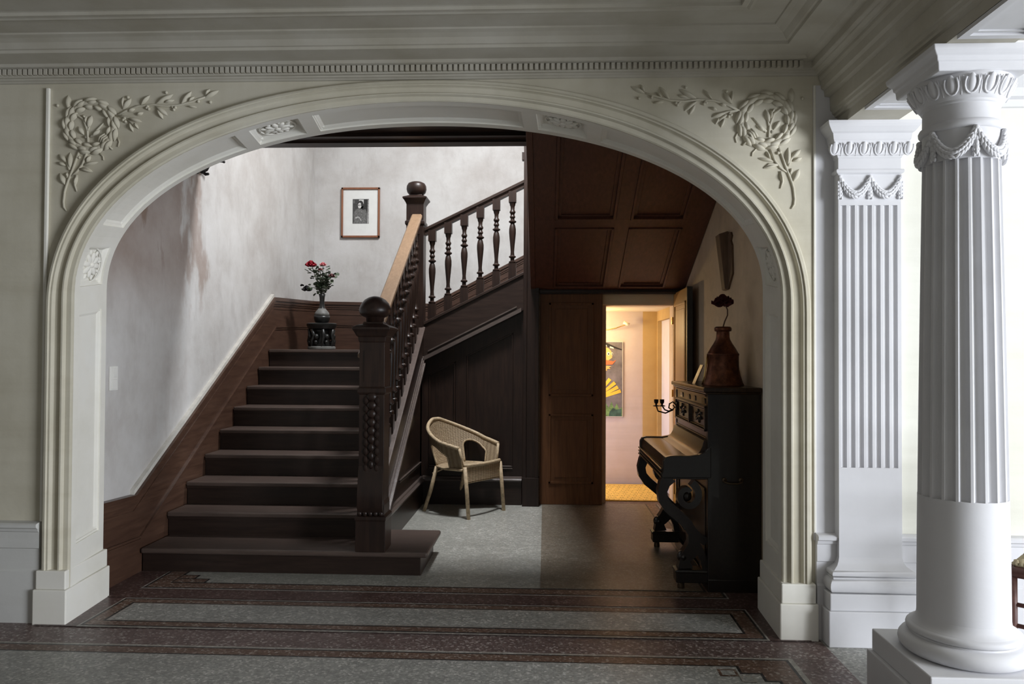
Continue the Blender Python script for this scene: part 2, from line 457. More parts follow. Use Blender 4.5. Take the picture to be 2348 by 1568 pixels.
for o, l in zip(ros, ('carved plaster rosette in the bright jamb beside the light switch wall', 'carved plaster rosette under the arch above the pale stair walls, nearer the switch',
                      'carved plaster rosette under the arch top, next to the dark panelled slope', 'carved plaster rosette in the shaded arch jamb above the piano')):
    o['label'] = l; o['group'] = 'rosettes lining the arch'

# ---- archivolt (moulded band round the arch)
prof = [(0,0), (0,.020), (.06,.030), (.10,.030), (.115,.040), (.20,.042), (.235,.032), (.25,.034), (.30,.034), (.33,.020), (.36,.015), (.60,.012), (.62,.024), (.66,.032), (.72,.032), (.76,.022), (.78,.014), (.95,.012), (1.0,.006), (1.0,-.004)]
av = MB()
av.grid([[(o[0]+q*(i_[0]-o[0]), YW-d, o[1]+q*(i_[1]-o[1])) for q, d in prof] for o, i_ in zip(OUT, INF)])
struct(av.build('trim_2', CREAM, smooth=True, auto=25), 'moulded band round the arch')
pl = MB()
for (x0, x1, xa, xb) in ((-2.72, -2.535, -2.615, -2.535), (1.205, 1.40, 1.205, 1.27)):
    q = 1 if xa < 0 else -1
    a0, a1 = (x0, xb) if xa < 0 else (xa, x1); b0 = -2.70 if xa < 0 else 1.38; c0 = -2.68 if xa < 0 else 1.33
    for (z0, z1_, e) in ((-.01, .185, 0), (.185, .285, .010)):
        if xa < 0: pts = [(a0+e, 3.945+e), (a1-e, 3.945+e), (a1-.045-e, 4.432-e), (c0, 4.432-e), (c0, 4.06), (a0+e, 4.06)]
        else: pts = [(a1-e, 3.945+e), (a0+e, 3.945+e), (a0+.02+e, 4.432-e), (c0, 4.432-e), (c0, 4.06), (a1-e, 4.06)]
        pl.prism(pts, 'z', z0, z1_)
struct(pl.build('baseboard_arch', JAMB, bevel=.006))

# ---- dado on the arch wall
dd_ = MB()
dprof = [(0,0), (.030,0), (.030,.275), (.022,.285), (.022,.395), (.030,.40), (.030,.485), (.036,.49), (.040,.505), (.052,.512), (.054,.528), (.044,.535), (0,.54)]
dd_.prism([(YW-d, z) for d, z in dprof], 'x', -6.5, -2.705)
d2_ = MB(); d2_.prism([(YW-d, z) for d, z in dprof], 'x', 1.40, 6); struct(d2_.build('baseboard_side', WHITE))
struct(dd_.build('baseboard_front', [plaster('dado_paint', (.64,.64,.62), (.58,.58,.56), (.68,.68,.66), .2)]))
fs = MB(); fs.box(-2.712, -2.694, YW-.016, YW, .54, 2.885); fs.box(1.392, 1.404, YW-.010, YW, .54, 2.86)
struct(fs.build('trim_3', JAMB, bevel=.003), 'thin raised fillet bordering the arch')

# ------------------------------------------------------------------ cornice, ceiling, beam
cp = [(0,2.910), (.012,2.912), (.018,2.918), (.030,2.922), (.032,2.928), (.050,2.930), (.052,2.934), (.052,2.968), (.088,2.972), (.100,2.984), (.225,2.990), (.228,3.004), (.240,3.006), (.250,3.016), (.262,3.030), (.290,3.042), (.315,3.048), (.318,3.056), (.470,3.056), (.474,3.046), (.488,3.042), (.500,3.048), (.508,3.044), (.530,3.044), (.534,3.058), (.545,3.060), (.57, 3.063)]
co = MB()
rows = [[(-6.5, YW-d, z), (XBEAM-d, YW-d, z), (XBEAM-d, -3, z)] for d, z in cp]
co.grid(rows)
x = -4.5
while x < XBEAM - .11:
    co.box(x, x+.0185, YW-.072, YW-.05, 2.936, 2.967); x += .0283
struct(co.build('trim_4', CEIL), 'cornice with dentils')
ce = MB()
ce.box(-6.5, XBEAM-.3, -3, YW-.3, ZC, ZC+.1)
ce.box(-6.5, 6.2, -3, 4.45, 3.34, 3.42)
ce.box(2.2, 6.0, -3, YW, 3.0, 3.34)
struct(ce.build('ceiling', CEIL))
bm_ = MB()
bprof = [(1.77,2.638), (1.77,3.1), (XBEAM,3.1), (XBEAM,2.895), (1.428,2.88), (1.432,2.84), (1.446,2.83), (1.450,2.80), (1.476,2.796), (1.478,2.725), (1.486,2.72), (1.490,2.705), (1.500,2.70), (1.502,2.690), (1.516,2.686), (1.516,2.638)]
# soffit with a sunk panel: build the beam as a prism without soffit plus a framed soffit
bm_.prism(bprof, 'y', -3, 3.995)
struct(bm_.build('beam', CEIL), 'entablature beam over the column and pilaster')
sb = MB()
for (y0, y1) in ((3.24, 3.63), (-3, 2.82)):
    sb.box(1.516, 1.545, y0-.03, y1+.03, 2.622, 2.640); sb.box(1.745, 1.772, y0-.03, y1+.03, 2.622, 2.640)
    sb.box(1.545, 1.745, y0-.03, y0, 2.622, 2.640); sb.box(1.545, 1.745, y1, y1+.03, 2.622, 2.640)
    sb.box(1.553, 1.563, y0+.01, y1-.01, 2.630, 2.640); sb.box(1.727, 1.737, y0+.01, y1-.01, 2.630, 2.640)
    sb.box(1.563, 1.727, y0+.01, y0+.02, 2.630, 2.640); sb.box(1.563, 1.727, y1-.02, y1-.01, 2.630, 2.640)
    sb.box(1.546, 1.744, y0, y1, 2.636, 2.639)
struct(sb.build('trim_5', WHITE), 'white sunk panels under the beam')
rc = MB()
rc.prism([(YW, 2.73), (YW-.02, 2.735), (YW-.025, 2.77), (YW-.05, 2.78), (YW-.06, 2.82), (YW-.12, 2.86), (YW-.16, 2.93), (YW-.2, 2.95), (YW-.21, 3.01), (YW, 3.01)], 'x', 1.77, 6)
struct(rc.build('trim_6', WHITE), 'cornice of the bright side room')
# bright painted face of the wall in the side room
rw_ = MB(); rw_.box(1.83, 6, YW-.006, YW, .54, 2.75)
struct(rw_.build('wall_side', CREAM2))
rn = MB(); rn.box(1.392, 1.84, YW-.004, YW+.001, .5, 2.86)
struct(rn.build('wall_return', WHITE))

# ------------------------------------------------------------------ plaster reliefs
RX = lambda q: -2.683 + .00048*q[0]
RZ = lambda q: 2.915 - .0004706*q[1]
def leaf(mb, b, t, wd, P, th=.007, off=.004):
    b = Vector(b); t = Vector(t); d = t - b; ln = d.length
    if ln < 1e-6: return
    d /= ln; nn = Vector((-d.y, d.x)); rows = []
    N = 8; Kk = 5
    for i in range(N+1):
        u = i/N
        half = wd*.5*(math.sin(PI*min(1, u**.8))**.75 if 0 < u < 1 else 0.02)*(.55+.6*u if u < .75 else 1.0)
        r = []
        for j in range(Kk):
            v = -1 + 2*j/(Kk-1)
            p = b + d*ln*u + nn*half*v
            hgt = off*.2 + th*(1-v*v)*math.sin(PI*min(.98, .08+u*.9)) + (-.0015 if j == 2 else 0)
            r.append(P(p, hgt))
        rows.append(r)
    mb.grid(rows)
stems_up = [[(740,395),(860,330),(1000,278),(1180,262),(1330,282),(1480,270),(1640,225),(1850,150)], [(760,390),(860,400),(960,430),(1000,445)], [(880,440),(950,490),(975,520)], [(1380,285),(1410,310)]]
stems_low = [[(325,790),(250,1000),(180,1190),(160,1260),(148,1380),(155,1440),(185,1485)], [(410,820),(360,950),(300,1030),(225,1085)], [(215,1010),(190,940),(150,880)], [(190,1100),(180,1040)], [(330,1000),(420,990),(475,1030)], [(300,1070),(275,1180),(300,1260)]]
stems_in = [[(425,690),(415,560),(370,430),(290,370),(200,320)], [(450,630),(520,560),(600,470)], [(420,560),(440,500)]]
lv_up = [((830,312),(815,168),34),((820,312),(912,186),62),((1030,265),(1128,150),40),((1200,255),(1395,142),62),((1300,240),(1412,208),34),((1200,280),(1335,388),56),((1215,310),(1282,430),44),((1490,265),(1605,110),56),((1580,235),(1640,172),28),((1760,190),(1920,102),50),((1770,165),(1815,85),38),((1560,285),(1672,297),28),((880,410),(1040,460),50),((900,470),(940,575),36),((880,340),(960,305),38),((980,385),(1055,348),38),((960,470),(1000,540),30)]
lv_low = [((190,930),(82,825),58),((218,1005),(214,805),62),((170,960),(68,918),46),((165,1185),(96,1045),68),((370,960),(545,918),42),((330,1000),(485,1035),38),((410,925),(452,845),38),((200,1100),(182,1035),30),((275,1200),(302,1068),36)]
lv_in = [((188,312),(180,142),78),((418,525),(458,378),62),((400,485),(398,380),36),((372,605),(300,505),54),((470,625),(560,545),42),((400,420),(360,370),30)]
ber_up = [(830,438),(856,455),(845,418),(1098,300),(1122,312),(1108,285),(1410,322),(1428,300),(1690,230),(1828,242),(880,175),(1320,125)]
ber_low = [(305,858),(326,866),(395,630),(65,262),(560,690)]
def relief(nm, label, mapx):
    t = root(nm, label, 'relief', (mapx(-2.467), YW, 2.68), group='spandrel reliefs')
    ox, oz = t.location.x, t.location.z
    def P(p, h): return (mapx(RX(p)) - ox, -h, RZ(p) - oz)
    def part(name, stems, leaves, berries):
        mb = MB()
        for s_ in stems:
            # smooth the polyline a little
            mb.tube([P(Vector(q), .004) for q in s_], [.0065]*(len(s_)-1) + [.003], 7)
        for b, tt, wd in leaves: leaf(mb, b, tt, wd*1.2, P, .020)
        for q in berries: mb.ell(P(Vector(q), .006), (.0085,.008,.0085), 8, 5)
        mb.build(name, CREAM, t, smooth=True)
    part('upper_foliage', stems_up, lv_up, ber_up)
    part('lower_foliage', stems_low, lv_low, ber_low)
    part('inner_sprig', stems_in, lv_in, [(395,630)])
    wr = MB(); n = 13
    for i in range(n):
        a = 2*PI*i/n
        for dr, da, wd, ln in ((34, .08, 60, 150), (-30, .0, 56, 140), (4, .16, 66, 150)):
            r = 268 + dr; a0 = a + da; a1 = a0 + ln/r
            r1 = r + (24 if dr > 0 else -12 if dr < 0 else 8)
            b = (450 + r*math.cos(a0), 505 + r*1.0*math.sin(a0)); e = (450 + r1*math.cos(a1), 505 + r1*math.sin(a1))
            leaf(wr, b, e, wd*1.25, P, .024, .014)
    ring = [P(Vector((450+268*math.cos(2*PI*i/32), 505+268*math.sin(2*PI*i/32))), .002) for i in range(33)]
    wr.tube(ring, .015, 8)
    wr.build('wreath', CREAM, t, smooth=True)
    rb = MB()
    for k in range(3):
        q0 = Vector((585+k*22, 640+k*14)); 
        rb.tube([P(q0 + Vector((-35, 45)), .012), P(q0, .024), P(q0 + Vector((40, -40)), .012)], .0052, 6)
    rb.tube([P(Vector((640,710)), .012), P(Vector((675,745)), .008), P(Vector((705,775)), .003)], .005, 6)
    rb.tube([P(Vector(q), .003) for q in ((760,640),(785,690),(770,745))], .004, 6)
    rb.tube([P(Vector(q), .003) for q in ((560,820),(600,860),(605,900))], .004, 6)
    rb.build('ribbon_binding', CREAM, t, smooth=True)
    return t
relief('plaster_relief', 'laurel wreath relief with branches at the arch corner farther from the column', lambda x: x)
relief('plaster_relief', 'laurel wreath relief with branches at the arch corner beside the pilaster', lambda x: 1.152 + (-2.467 - x))

# ------------------------------------------------------------------ column and pilaster
def festoon_pts(k):   # swag sag curve 0..1
    return .5 - .5*math.cos(2*PI*k)
def garland(mb, f, out, n, r):
    # overlapping laurel leaves laid along a hanging curve
    for k in range(n):
        u = (k+.5)/n; p = Vector(f(u)); d = (Vector(f(min(1, u+.02))) - Vector(f(max(0, u-.02)))).normalized()
        if u > .5: d = -d
        o = Vector(out(u)); o = (o - d*o.dot(d)).normalized(); w_ = d.cross(o)
        rad = r(u)
        for q in (-1, 0, 1):
            M = Matrix((d, w_, o)).transposed().to_4x4(); M.translation = p + o*rad*(.95 if q == 0 else .72) + w_*q*rad*.75 + d*(.006 if q == 0 else 0)
            mb.ell((0,0,0), (.017, .0075, .006), 8, 6, M=M @ Matrix.Rotation(q*.35, 4, 'Z') @ Matrix.Rotation(.22, 4, 'Y'))
def column():
    t = root('fluted_column', 'white round fluted column standing free on a square plinth', 'column', (1.677, 3.13, 0))
    p = MB(); p.box(-.268, .268, -.268, .268, 0, .178); p.box(-.252, .252, -.252, .252, .178, .27)
    p.build('plinth', WHITE, t, bevel=.005)
    b = MB()
    pr = [(.18,.27)]
    for i in range(9):
        a = -PI/2 + PI*i/8; pr.append((.196+.039*math.cos(a), .306+.036*math.sin(a)))
    pr += [(.196,.343), (.196,.349)]
    for i in range(7):
        a = -PI/2 + PI*i/6; pr.append((.190+.016*math.cos(a), .364+.015*math.sin(a)))
    pr += [(.188,.381), (.184,.384), (.174,.392), (.167,.405), (.165,.42)]
    b.lathe(pr, 64); b.build('base_moulding', WHITE, t, smooth=True, auto=40)
    sh = MB()
    def R(z): return .165 - .026*max(0, (z-.42)/1.81)**1.3
    sh.lathe([(R(z), z) for z in (.415, .6, .75, .893)], 80)
    nf = 20; rows = []
    for z in [.893 + (2.222-.893)*i/10 for i in range(11)]:
        r = []
        for f in range(nf):
            for k in range(10):
                a = 2*PI*(f + k/10)/nf
                u = k/10
                dpt = 0 if u <= .25 or u >= .96 else .020*math.sqrt(max(0, 1-((u-.605)/.355)**2))
                r.append(((R(z)-dpt)*math.cos(a), (R(z)-dpt)*math.sin(a), z))
        rows.append(r)
    sh.grid(rows, closeu=True)
    sh.lathe([(R(.893)-.022, .892), (R(.893), .893)], 80, caps=False); sh.lathe([(R(2.222)-.022, 2.223), (R(2.222), 2.222)], 80, caps=False)
    sh.lathe([(R(2.222), 2.222), (.139, 2.345)], 80)
    sh.build('shaft', WHITE, t, smooth=True, auto=35)
    c = MB()
    pr = [(.137,2.340), (.146,2.344), (.152,2.352), (.153,2.362), (.148,2.372), (.140,2.376), (.138,2.38), (.137,2.44), (.143,2.444), (.145,2.452), (.150,2.455), (.160,2.468), (.174,2.492), (.182,2.516), (.184,2.538), (.180,2.546)]
    c.lathe(pr, 72); c.build('capital_neck', WHITE, t, smooth=True, auto=40)
    e = MB(); n = 16
    for i in range(n):
        M = Matrix.Rotation(2*PI*(i+.3)/n, 4, 'Z')
        tilt = M @ Matrix.Translation((.172, 0, 2.498)) @ Matrix.Rotation(.5, 4, 'Y')
        e.ell((0,0,.004), (.010,.017,.038), 10, 8, M=tilt)
        e.tube([tilt @ Vector((.004, .024*math.sin(q), -.040*math.cos(q)+.006)) for q in [-2.2+4.4*k/10 for k in range(11)]], .0048, 6)
        M2 = Matrix.Rotation(2*PI*(i+.8)/n, 4, 'Z') @ Matrix.Translation((.172, 0, 2.498)) @ Matrix.Rotation(.5, 4, 'Y')
        e.ell((.002,0,-.012), (.005,.005,.028), 6, 6, M=M2); e.ell((.002,.007,.018), (.004,.003,.018), 6, 5, M=M2); e.ell((.002,-.007,.018), (.004,.003,.018), 6, 5, M=M2)
    e.build('egg_and_dart', WHITE, t, smooth=True)
    g = MB(); ns = 6
    def Q(a, z, r=.147): return (r*math.cos(a), r*math.sin(a), z)
    for i in range(ns):
        a0 = 2*PI*i/ns - 1.71; a1 = a0 + 2*PI/ns
        pts = []; rr = []
        for k in range(13):
            u = k/12; pts.append(Q(a0+(a1-a0)*u, 2.338 - .098*math.sin(PI*u)**.8)); rr.append(.007+.0115*math.sin(PI*u))
        g.tube(pts, rr, 9)
        garland(g, lambda u: Q(a0+(a1-a0)*u, 2.338-.098*math.sin(PI*u)**.8), lambda u: (math.cos(a0+(a1-a0)*u), math.sin(a0+(a1-a0)*u), 0), 15, lambda u: .007+.0115*math.sin(PI*u))
        g.ell(Q(a0, 2.332, .150), (.013,.013,.014), 9, 6)
        for k in range(5):
            g.ell(Q(a0, 2.312 - k*.018, .148), (.010+.002*math.sin(k), .010+.003*math.sin(k*.8), .014), 9, 6)
            for s_ in (-1, 1): g.ell(Q(a0+s_*.05, 2.304-k*.018, .148), (.007,.007,.011), 7, 5)
    g.build('festoon', WHITE, t, smooth=True)
    ab = MB()
    ab.sqlathe([(.172,2.545), (.176,2.552), (.178,2.578), (.184,2.582), (.186,2.598), (.194,2.606), (.204,2.618), (.207,2.638)])
    ab.build('abacus', WHITE, t, bevel=.003)
column()

def pilaster():
    t = root('fluted_pilaster', 'white flat fluted pilaster attached to the wall behind the round column', 'pilaster', (1.655, YW, 0))
    p = MB(); p.box(-.235, .235, -.136, 0, 0, .178); p.box(-.225, .225, -.124, 0, .178, .262)
    p.build('plinth', WHITE, t, bevel=.005)
    def mould(prof, name, hw=0, dp=0, **k):
        mb = MB()
        rows = [[(-hw-d, 0, z), (-hw-d, -dp-d, z), (hw+d, -dp-d, z), (hw+d, 0, z)] for d, z in prof]
        mb.grid(rows)
        mb.grid([[rows[-1][0], rows[-1][3]], [rows[-1][1], rows[-1][2]]])
        return mb.build(name, WHITE, t, **k)
    pr = [(.03,.262)] + [(.044+.022*math.cos(-PI/2+PI*i/8), .297+.034*math.sin(-PI/2+PI*i/8)) for i in range(9)] + [(.046,.334), (.046,.340)] + [(.040+.012*math.cos(-PI/2+PI*i/6), .357+.015*math.sin(-PI/2+PI*i/6)) for i in range(7)] + [(.038,.374), (.030,.380), (.014,.392), (.005,.41), (0,.43)]
    mould(pr, 'base_moulding', .157, .062, smooth=True, auto=40)
    hw = .157; y0 = -.062
    sh = MB(); sh.box(-hw, hw, y0, 0, .42, .884); sh.box(-hw, hw, y0, 0, 2.222, 2.47)
    pts = [(-hw, 0), (-hw, y0)]
    n = 7; pitch = (2*hw-.016)/n
    for i in range(n):
        x0 = -hw+.012+i*pitch; x1 = x0+pitch*.66
        pts += [(x0, y0)] + [(x0+(x1-x0)*(.5-.5*math.cos(PI*k/6)), y0+.002+.013*math.sin(PI*k/6)) for k in range(7)] + [(x1, y0)]
    pts += [(hw, y0), (hw, 0)]
    sh.grid([[(a, b, z) for a, b in pts] for z in (.884, 2.222)])
    sh.build('shaft', WHITE, t)
    mould([(0,2.38), (.006,2.383), (.012,2.389), (.013,2.398), (.010,2.405), (0,2.408)], 'astragal', hw, .062)
    mould([(0,2.462), (.004,2.466), (.006,2.474), (.012,2.478), (.026,2.512), (.032,2.545), (.036,2.552), (.040,2.580), (.050,2.588), (.066,2.61), (.072,2.622), (.074,2.638)], 'abacus', hw, .062)
    e = MB()
    def egg(M):
        e.ell((0,0,.004), (.016,.009,.034), 10, 8, M=M)
        e.tube([M @ Vector((.022*math.sin(q), -.003, -.036*math.cos(q)+.006)) for q in [-2.1+4.2*k/10 for k in range(11)]], .0042, 6)
    def dart(M):
        e.ell((0,0,-.012), (.004,.005,.024), 6, 6, M=M); e.ell((.007,0,.018), (.003,.004,.016), 6, 5, M=M); e.ell((-.007,0,.018), (.003,.004,.016), 6, 5, M=M)
    for i in range(6):
        M = Matrix.Translation((-.185+.074*i, -.084, 2.505)) @ Matrix.Rotation(.45, 4, 'X')
        egg(M)
        if i < 5: dart(M @ Matrix.Translation((.037, 0, 0)))
    M = Matrix.Translation((-.180, -.045, 2.505)) @ Matrix.Rotation(-PI/2, 4, 'Z') @ Matrix.Rotation(.45, 4, 'X'); egg(M)
    e.build('egg_and_dart', WHITE, t, smooth=True)
    g = MB()
    for i in range(2):
        a0 = -.152+.152*i; a1 = a0+.152; f = lambda u: (a0+(a1-a0)*u, y0-.004, 2.366-.092*math.sin(PI*u)**.8)
        g.tube([f(k/12) for k in range(13)], [.006+.013*math.sin(PI*k/12) for k in range(13)], 9)
        garland(g, f, lambda u: (0,-1,0), 13, lambda u: .006+.013*math.sin(PI*u))
    for i in range(3):
        xx = -.152+.152*i
        g.ell((xx, y0-.006, 2.364), (.012,.011,.013), 9, 6)
        for k in range(5):
            g.ell((xx, y0-.004, 2.345-k*.019), (.011+.003*math.sin(k*.8),.010,.014), 9, 6)
            for s_ in (-1, 1): g.ell((xx+s_*.009, y0-.005, 2.337-k*.019), (.007,.008,.011), 7, 5)
    g.build('festoon', WHITE, t, smooth=True)
pilaster()

# ------------------------------------------------------------------ stair hall shell
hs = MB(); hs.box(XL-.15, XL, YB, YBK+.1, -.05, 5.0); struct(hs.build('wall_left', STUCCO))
hs = MB(); hs.box(XL-.15, .3, YBK, YBK+.15, -.05, 5.0); struct(hs.build('wall_back', STUCCO))
hs = MB(); hs.box(XR, XR+.12, YB, 7.42, -.05, 5.0); struct(hs.build('wall_right', OCHRE))
hs = MB(); hs.box(XL, XR, YB, 5.74, 3.06, 3.16)
for k in range(4): hs.box(XL, XR, 4.5+k*.32, 4.54+k*.32, 3.035, 3.06)
hs.box(XL, -.12, 5.66, 5.78, 3.045, 3.22)
struct(hs.build('ceiling_hall', WOODX))
hs = MB(); hs.box(-.12, XR, 7.3, 7.4, 2.1, 5.0); hs.box(.2, .3, 7.4, 8.7, 2.1, 5.0); hs.box(XL-.15, XR+.12, 5.74, 5.78, 3.16, 5.0)
struct(hs.build('wall_stairwell', STUCCO))

# ------------------------------------------------------------------ staircase (one thing)
ST = root('staircase', 'dark oak staircase rising beside the pale stained wall and turning at a landing', 'staircase', (0, 0, 0))
NY = [4.90, 5.25, 5.53, 5.83, 6.10, 6.37, 6.65, 6.92, 7.185]; RZ_ = .1655
for i, y in enumerate(NY):
    z = RZ_*(i+1); yb = (NY[i+1] + .03) if i < 8 else YBK
    rs = MB(); xr = -1.205
    if i == 0:
        rs.box(XL+.03, -.80, y+.03, 5.50, 0, z-.03); o = rs.build('step', WOODX, ST, bevel=.004)
        td = MB(); td.box(XL+.03, -.752, y, 5.545, z-.036, z); td.build('tread', WOODT, o, bevel=.012)
    else:
        rs.box(XL+.03, xr, y+.028, y+.05, z-RZ_, z-.03)
        rs.box(XL+.03, xr, y+.012, y+.03, z-.05, z-.03)
        o = rs.build('step', WOODX, ST)
        td = MB(); td.box(XL+.03, xr if i < 8 else -1.17, y, yb, z-.032, z); td.build('tread', WOODT, o, bevel=.008)

def turned(mb, x, y, z0, z1, sq, prof, bot, top, n=18, mi=0):
    """square end blocks, turned middle. prof: list of (radius, t 0..1)"""
    mb.box(x-sq, x+sq, y-sq, y+sq, z0, z0+bot, mi); mb.box(x-sq, x+sq, y-sq, y+sq, z1-top, z1, mi)
    a, b = z0+bot, z1-top
    mb.lathe([(r, a+(b-a)*t) for r, t in prof], n, (x, y, 0), mi)
BALP = [(.030,0), (.034,.012), (.034,.03), (.020,.045), (.019,.085), (.034,.10), (.034,.115), (.020,.135), (.017,.19), (.021,.28), (.028,.40), (.033,.50), (.033,.56), (.026,.625), (.018,.655), (.022,.66), (.037,.678), (.037,.692), (.020,.71), (.018,.735), (.027,.755), (.026,.775), (.018,.795), (.022,.82), (.029,.835), (.028,.855), (.019,.875), (.020,.93), (.026,.955), (.030,1)]
# --- flight 2: balustrade on the string above the panelling (rises along +x)
def z_str(x): return 1.728 + .503*(x+1.21)
def z_rail(x): return 2.640 + .483*(x+1.20)
sl = MB()
def sloped(mb, x0, x1, y0, y1, za, zb, mi=0):   # za,zb functions bottom/top along x
    v = [(x0,y0,za(x0)),(x1,y0,za(x1)),(x1,y1,za(x1)),(x0,y1,za(x0)),(x0,y0,zb(x0)),(x1,y0,zb(x1)),(x1,y1,zb(x1)),(x0,y1,zb(x0))]
    mb.add(v, [(3,2,1,0),(4,5,6,7),(0,1,5,4),(1,2,6,5),(2,3,7,6),(3,0,4,7)], mi)
sloped(sl, -1.2, -.20, 7.26, 7.36, lambda x: z_str(x)-.36, z_str)
sloped(sl, -1.2, -.20, 7.245, 7.375, lambda x: z_str(x)-.022, lambda x: z_str(x)+.008)
s0_ = sl.build('stringer', WOODX, ST, bevel=.004)
sl = MB()
sloped(sl, -1.2, -.225, 7.222, 7.265, lambda x: z_str(x)-.365, lambda x: z_str(x)-.345)
sloped(sl, -1.2, -.225, 7.238, 7.265, lambda x: z_str(x)-.345, lambda x: z_str(x)-.325)
sloped(sl, -1.12, -.27, 7.250, 7.265, lambda x: z_str(x)-.30, lambda x: z_str(x)-.286)
sl.build('moulding', WOODL, s0_)
hr = MB()
path = [((x, 7.30, z_rail(x)), (0,1,0), (0,0,1)) for x in (-1.2, -.19)]
hp = [(-.035,-.062), (.035,-.062), (.035,-.045), (.026,-.040), (.030,-.025), (.042,-.018), (.042,-.004), (.028,.012), (0,.018), (-.028,.012), (-.042,-.004), (-.042,-.018), (-.030,-.025), (-.026,-.040), (-.035,-.045)]
hr.sweep(path, hp); hr.build('handrail', WOODX, ST, smooth=True, auto=40)
for k in range(6):
    x = -1.092 + .1553*k
    b = MB(); turned(b, 0, 0, 0, z_rail(x)-.045-z_str(x), .036, BALP, .15, .105)
    b.build('baluster', WOODD, ST, smooth=True, auto=40, loc=(x, 7.30, z_str(x)))
# --- flight 1 (rises along +y): string, cap, rail and balusters on the open side
def z1(y): return RZ_ + .655*(y-4.90)
def xs(y): return -1.165 - .012*(y-5)
def slopey(mb, y0, y1, x0, x1, za, zb, mi=0, n=1):
    v = [(x0,y0,za(y0)),(x1,y0,za(y0)),(x1,y1,za(y1)),(x0,y1,za(y1)),(x0,y0,zb(y0)),(x1,y0,zb(y0)),(x1,y1,zb(y1)),(x0,y1,zb(y1))]
    mb.add(v, [(3,2,1,0),(4,5,6,7),(0,1,5,4),(1,2,6,5),(2,3,7,6),(3,0,4,7)], mi)
st = MB()
slopey(st, 5.05, 7.22, -1.215, -1.165, lambda y: max(.1, z1(y)-.34), lambda y: z1(y)+.015)
s0_ = st.build('stringer', WOODY, ST, bevel=.003)
st = MB()
slopey(st, 5.15, 7.22, -1.180, -1.138, lambda y: z1(y)-.345, lambda y: z1(y)-.32)
slopey(st, 5.15, 7.22, -1.180, -1.150, lambda y: z1(y)-.32, lambda y: z1(y)-.295)
slopey(st, 5.15, 7.22, -1.180, -1.158, lambda y: z1(y)-.27, lambda y: z1(y)-.255)
st.build('moulding', WOODL, s0_)
cpb = MB(); slopey(cpb, 5.06, 7.20, -1.225, -1.140, lambda y: z1(y)+.015, lambda y: z1(y)+.04)
cpb.build('string_cap', WOODT, ST, bevel=.006)
def zr1(y): return 1.46 + .62*(y-5.06) 
hr = MB()
hp1 = [(-.040,-.070), (.040,-.070), (.040,-.05), (.030,-.044), (.036,-.03), (.052,-.02), (.052,-.002), (.040,.012), (-.040,.012), (-.052,-.002), (-.052,-.02), (-.036,-.03), (-.030,-.044), (-.040,-.05)]
hr.sweep([((xs(y)-.035, y, zr1(y)), (1,0,0), (0,0,1)) for y in (5.04, 7.18)], hp1)
hr.build('handrail', RAILW, ST, smooth=True, auto=40, label='worn pale top of the handrail')
for k in range(15):
    y = 5.20 + k*.1365
    b = MB(); turned(b, 0, 0, 0, zr1(y)-.05-z1(y)-.03, .033, BALP, .14, .10, 14)
    b.build('baluster', WOODD, ST, smooth=True, auto=40, loc=(xs(y)-.03, y, z1(y)+.03))
# --- newels
def newel(x, y, z0, hw, mouths, fin):
    mb = MB()
    mb.sqlathe([(h*hw/.083, z0+z) for h, z in mouths], (x, y, 0))
    o = mb.build('newel_post', WOODD, ST, bevel=.003)
    return o
NX, NYW = -1.125, 4.99
nb = newel(NX, NYW, RZ_, .083, [(.098,0), (.098,.20), (.102,.205), (.102,.225), (.088,.24), (.088,.30), (.083,.33), (.083,1.02), (.090,1.025), (.093,1.035), (.093,1.06), (.083,1.07), (.083,1.36), (.088,1.365), (.092,1.395), (.100,1.40), (.112,1.425), (.124,1.445), (.124,1.458), (.100,1.472), (.068,1.482), (.064,1.495)], None)
f = MB(); f.lathe([(.056,1.655), (.060,1.690), (.078,1.697), (.098,1.712), (.106,1.732), (.104,1.752), (.092,1.782), (.070,1.808), (.045,1.823), (.02,1.831), (.003,1.833)], 32, (NX, NYW, 0))
f.build('finial', WOODD, nb, smooth=True, label='mushroom-shaped top')
cv = MB()   # carved drops and recessed panel on the front of the lower newel
for k in range(9):
    cv.ell((NX, NYW-.086, 1.17-k*.055), (.034-.002*k, .016, .030), 10, 6)
    for s_ in (-1, 1): cv.ell((NX+s_*.036, NYW-.085, 1.145-k*.055), (.017, .012, .028), 8, 5)
cv.build('carved_drop', WOODD, nb, smooth=True, auto=40); cv = MB()
for q in range(7):
    cv.tube([(NX-.07+.0233*q, NYW-.088-.012*math.sin(u*PI), .44+u*.26) for u in (0,.25,.5,.75,1)], [.004,.009,.012,.009,.004], 6)
for q in range(5): cv.ell((NX-.07+.035*q, NYW-.1, .415), (.017,.014,.018), 8, 5)
cv.prism([(NYW-.08, .42), (NYW-.105, .42), (NYW-.125, .46), (NYW-.12, .55), (NYW-.10, .66), (NYW-.085, .72)], 'x', NX-.082, NX+.082)
cv.build('carved_foot', WOODD, nb, smooth=True, auto=40)
cv = MB(); cv.prism([(-.05, 1.27), (.05, 1.27), (.05, 1.47), (-.05, 1.47)], 'y', NYW-.088, NYW-.080, M=Matrix.Translation((NX, 0, 0))); cv.build('raised_panel', WOODD, nb)
UX, UY = -1.245, 7.27
ub = newel(UX, UY, .0, .083, [(.083,1.40), (.083,2.68), (.088,2.685), (.094,2.695), (.094,2.72), (.083,2.73), (.083,2.885), (.090,2.90), (.104,2.925), (.116,2.938), (.116,2.952), (.080,2.968), (.062,2.975), (.060,2.985)], None)
f = MB(); f.lathe([(.056,2.982), (.070,2.99), (.088,3.01), (.096,3.04), (.094,3.072), (.080,3.098), (.050,3.112), (.004,3.116)], 32, (UX, UY, 0))
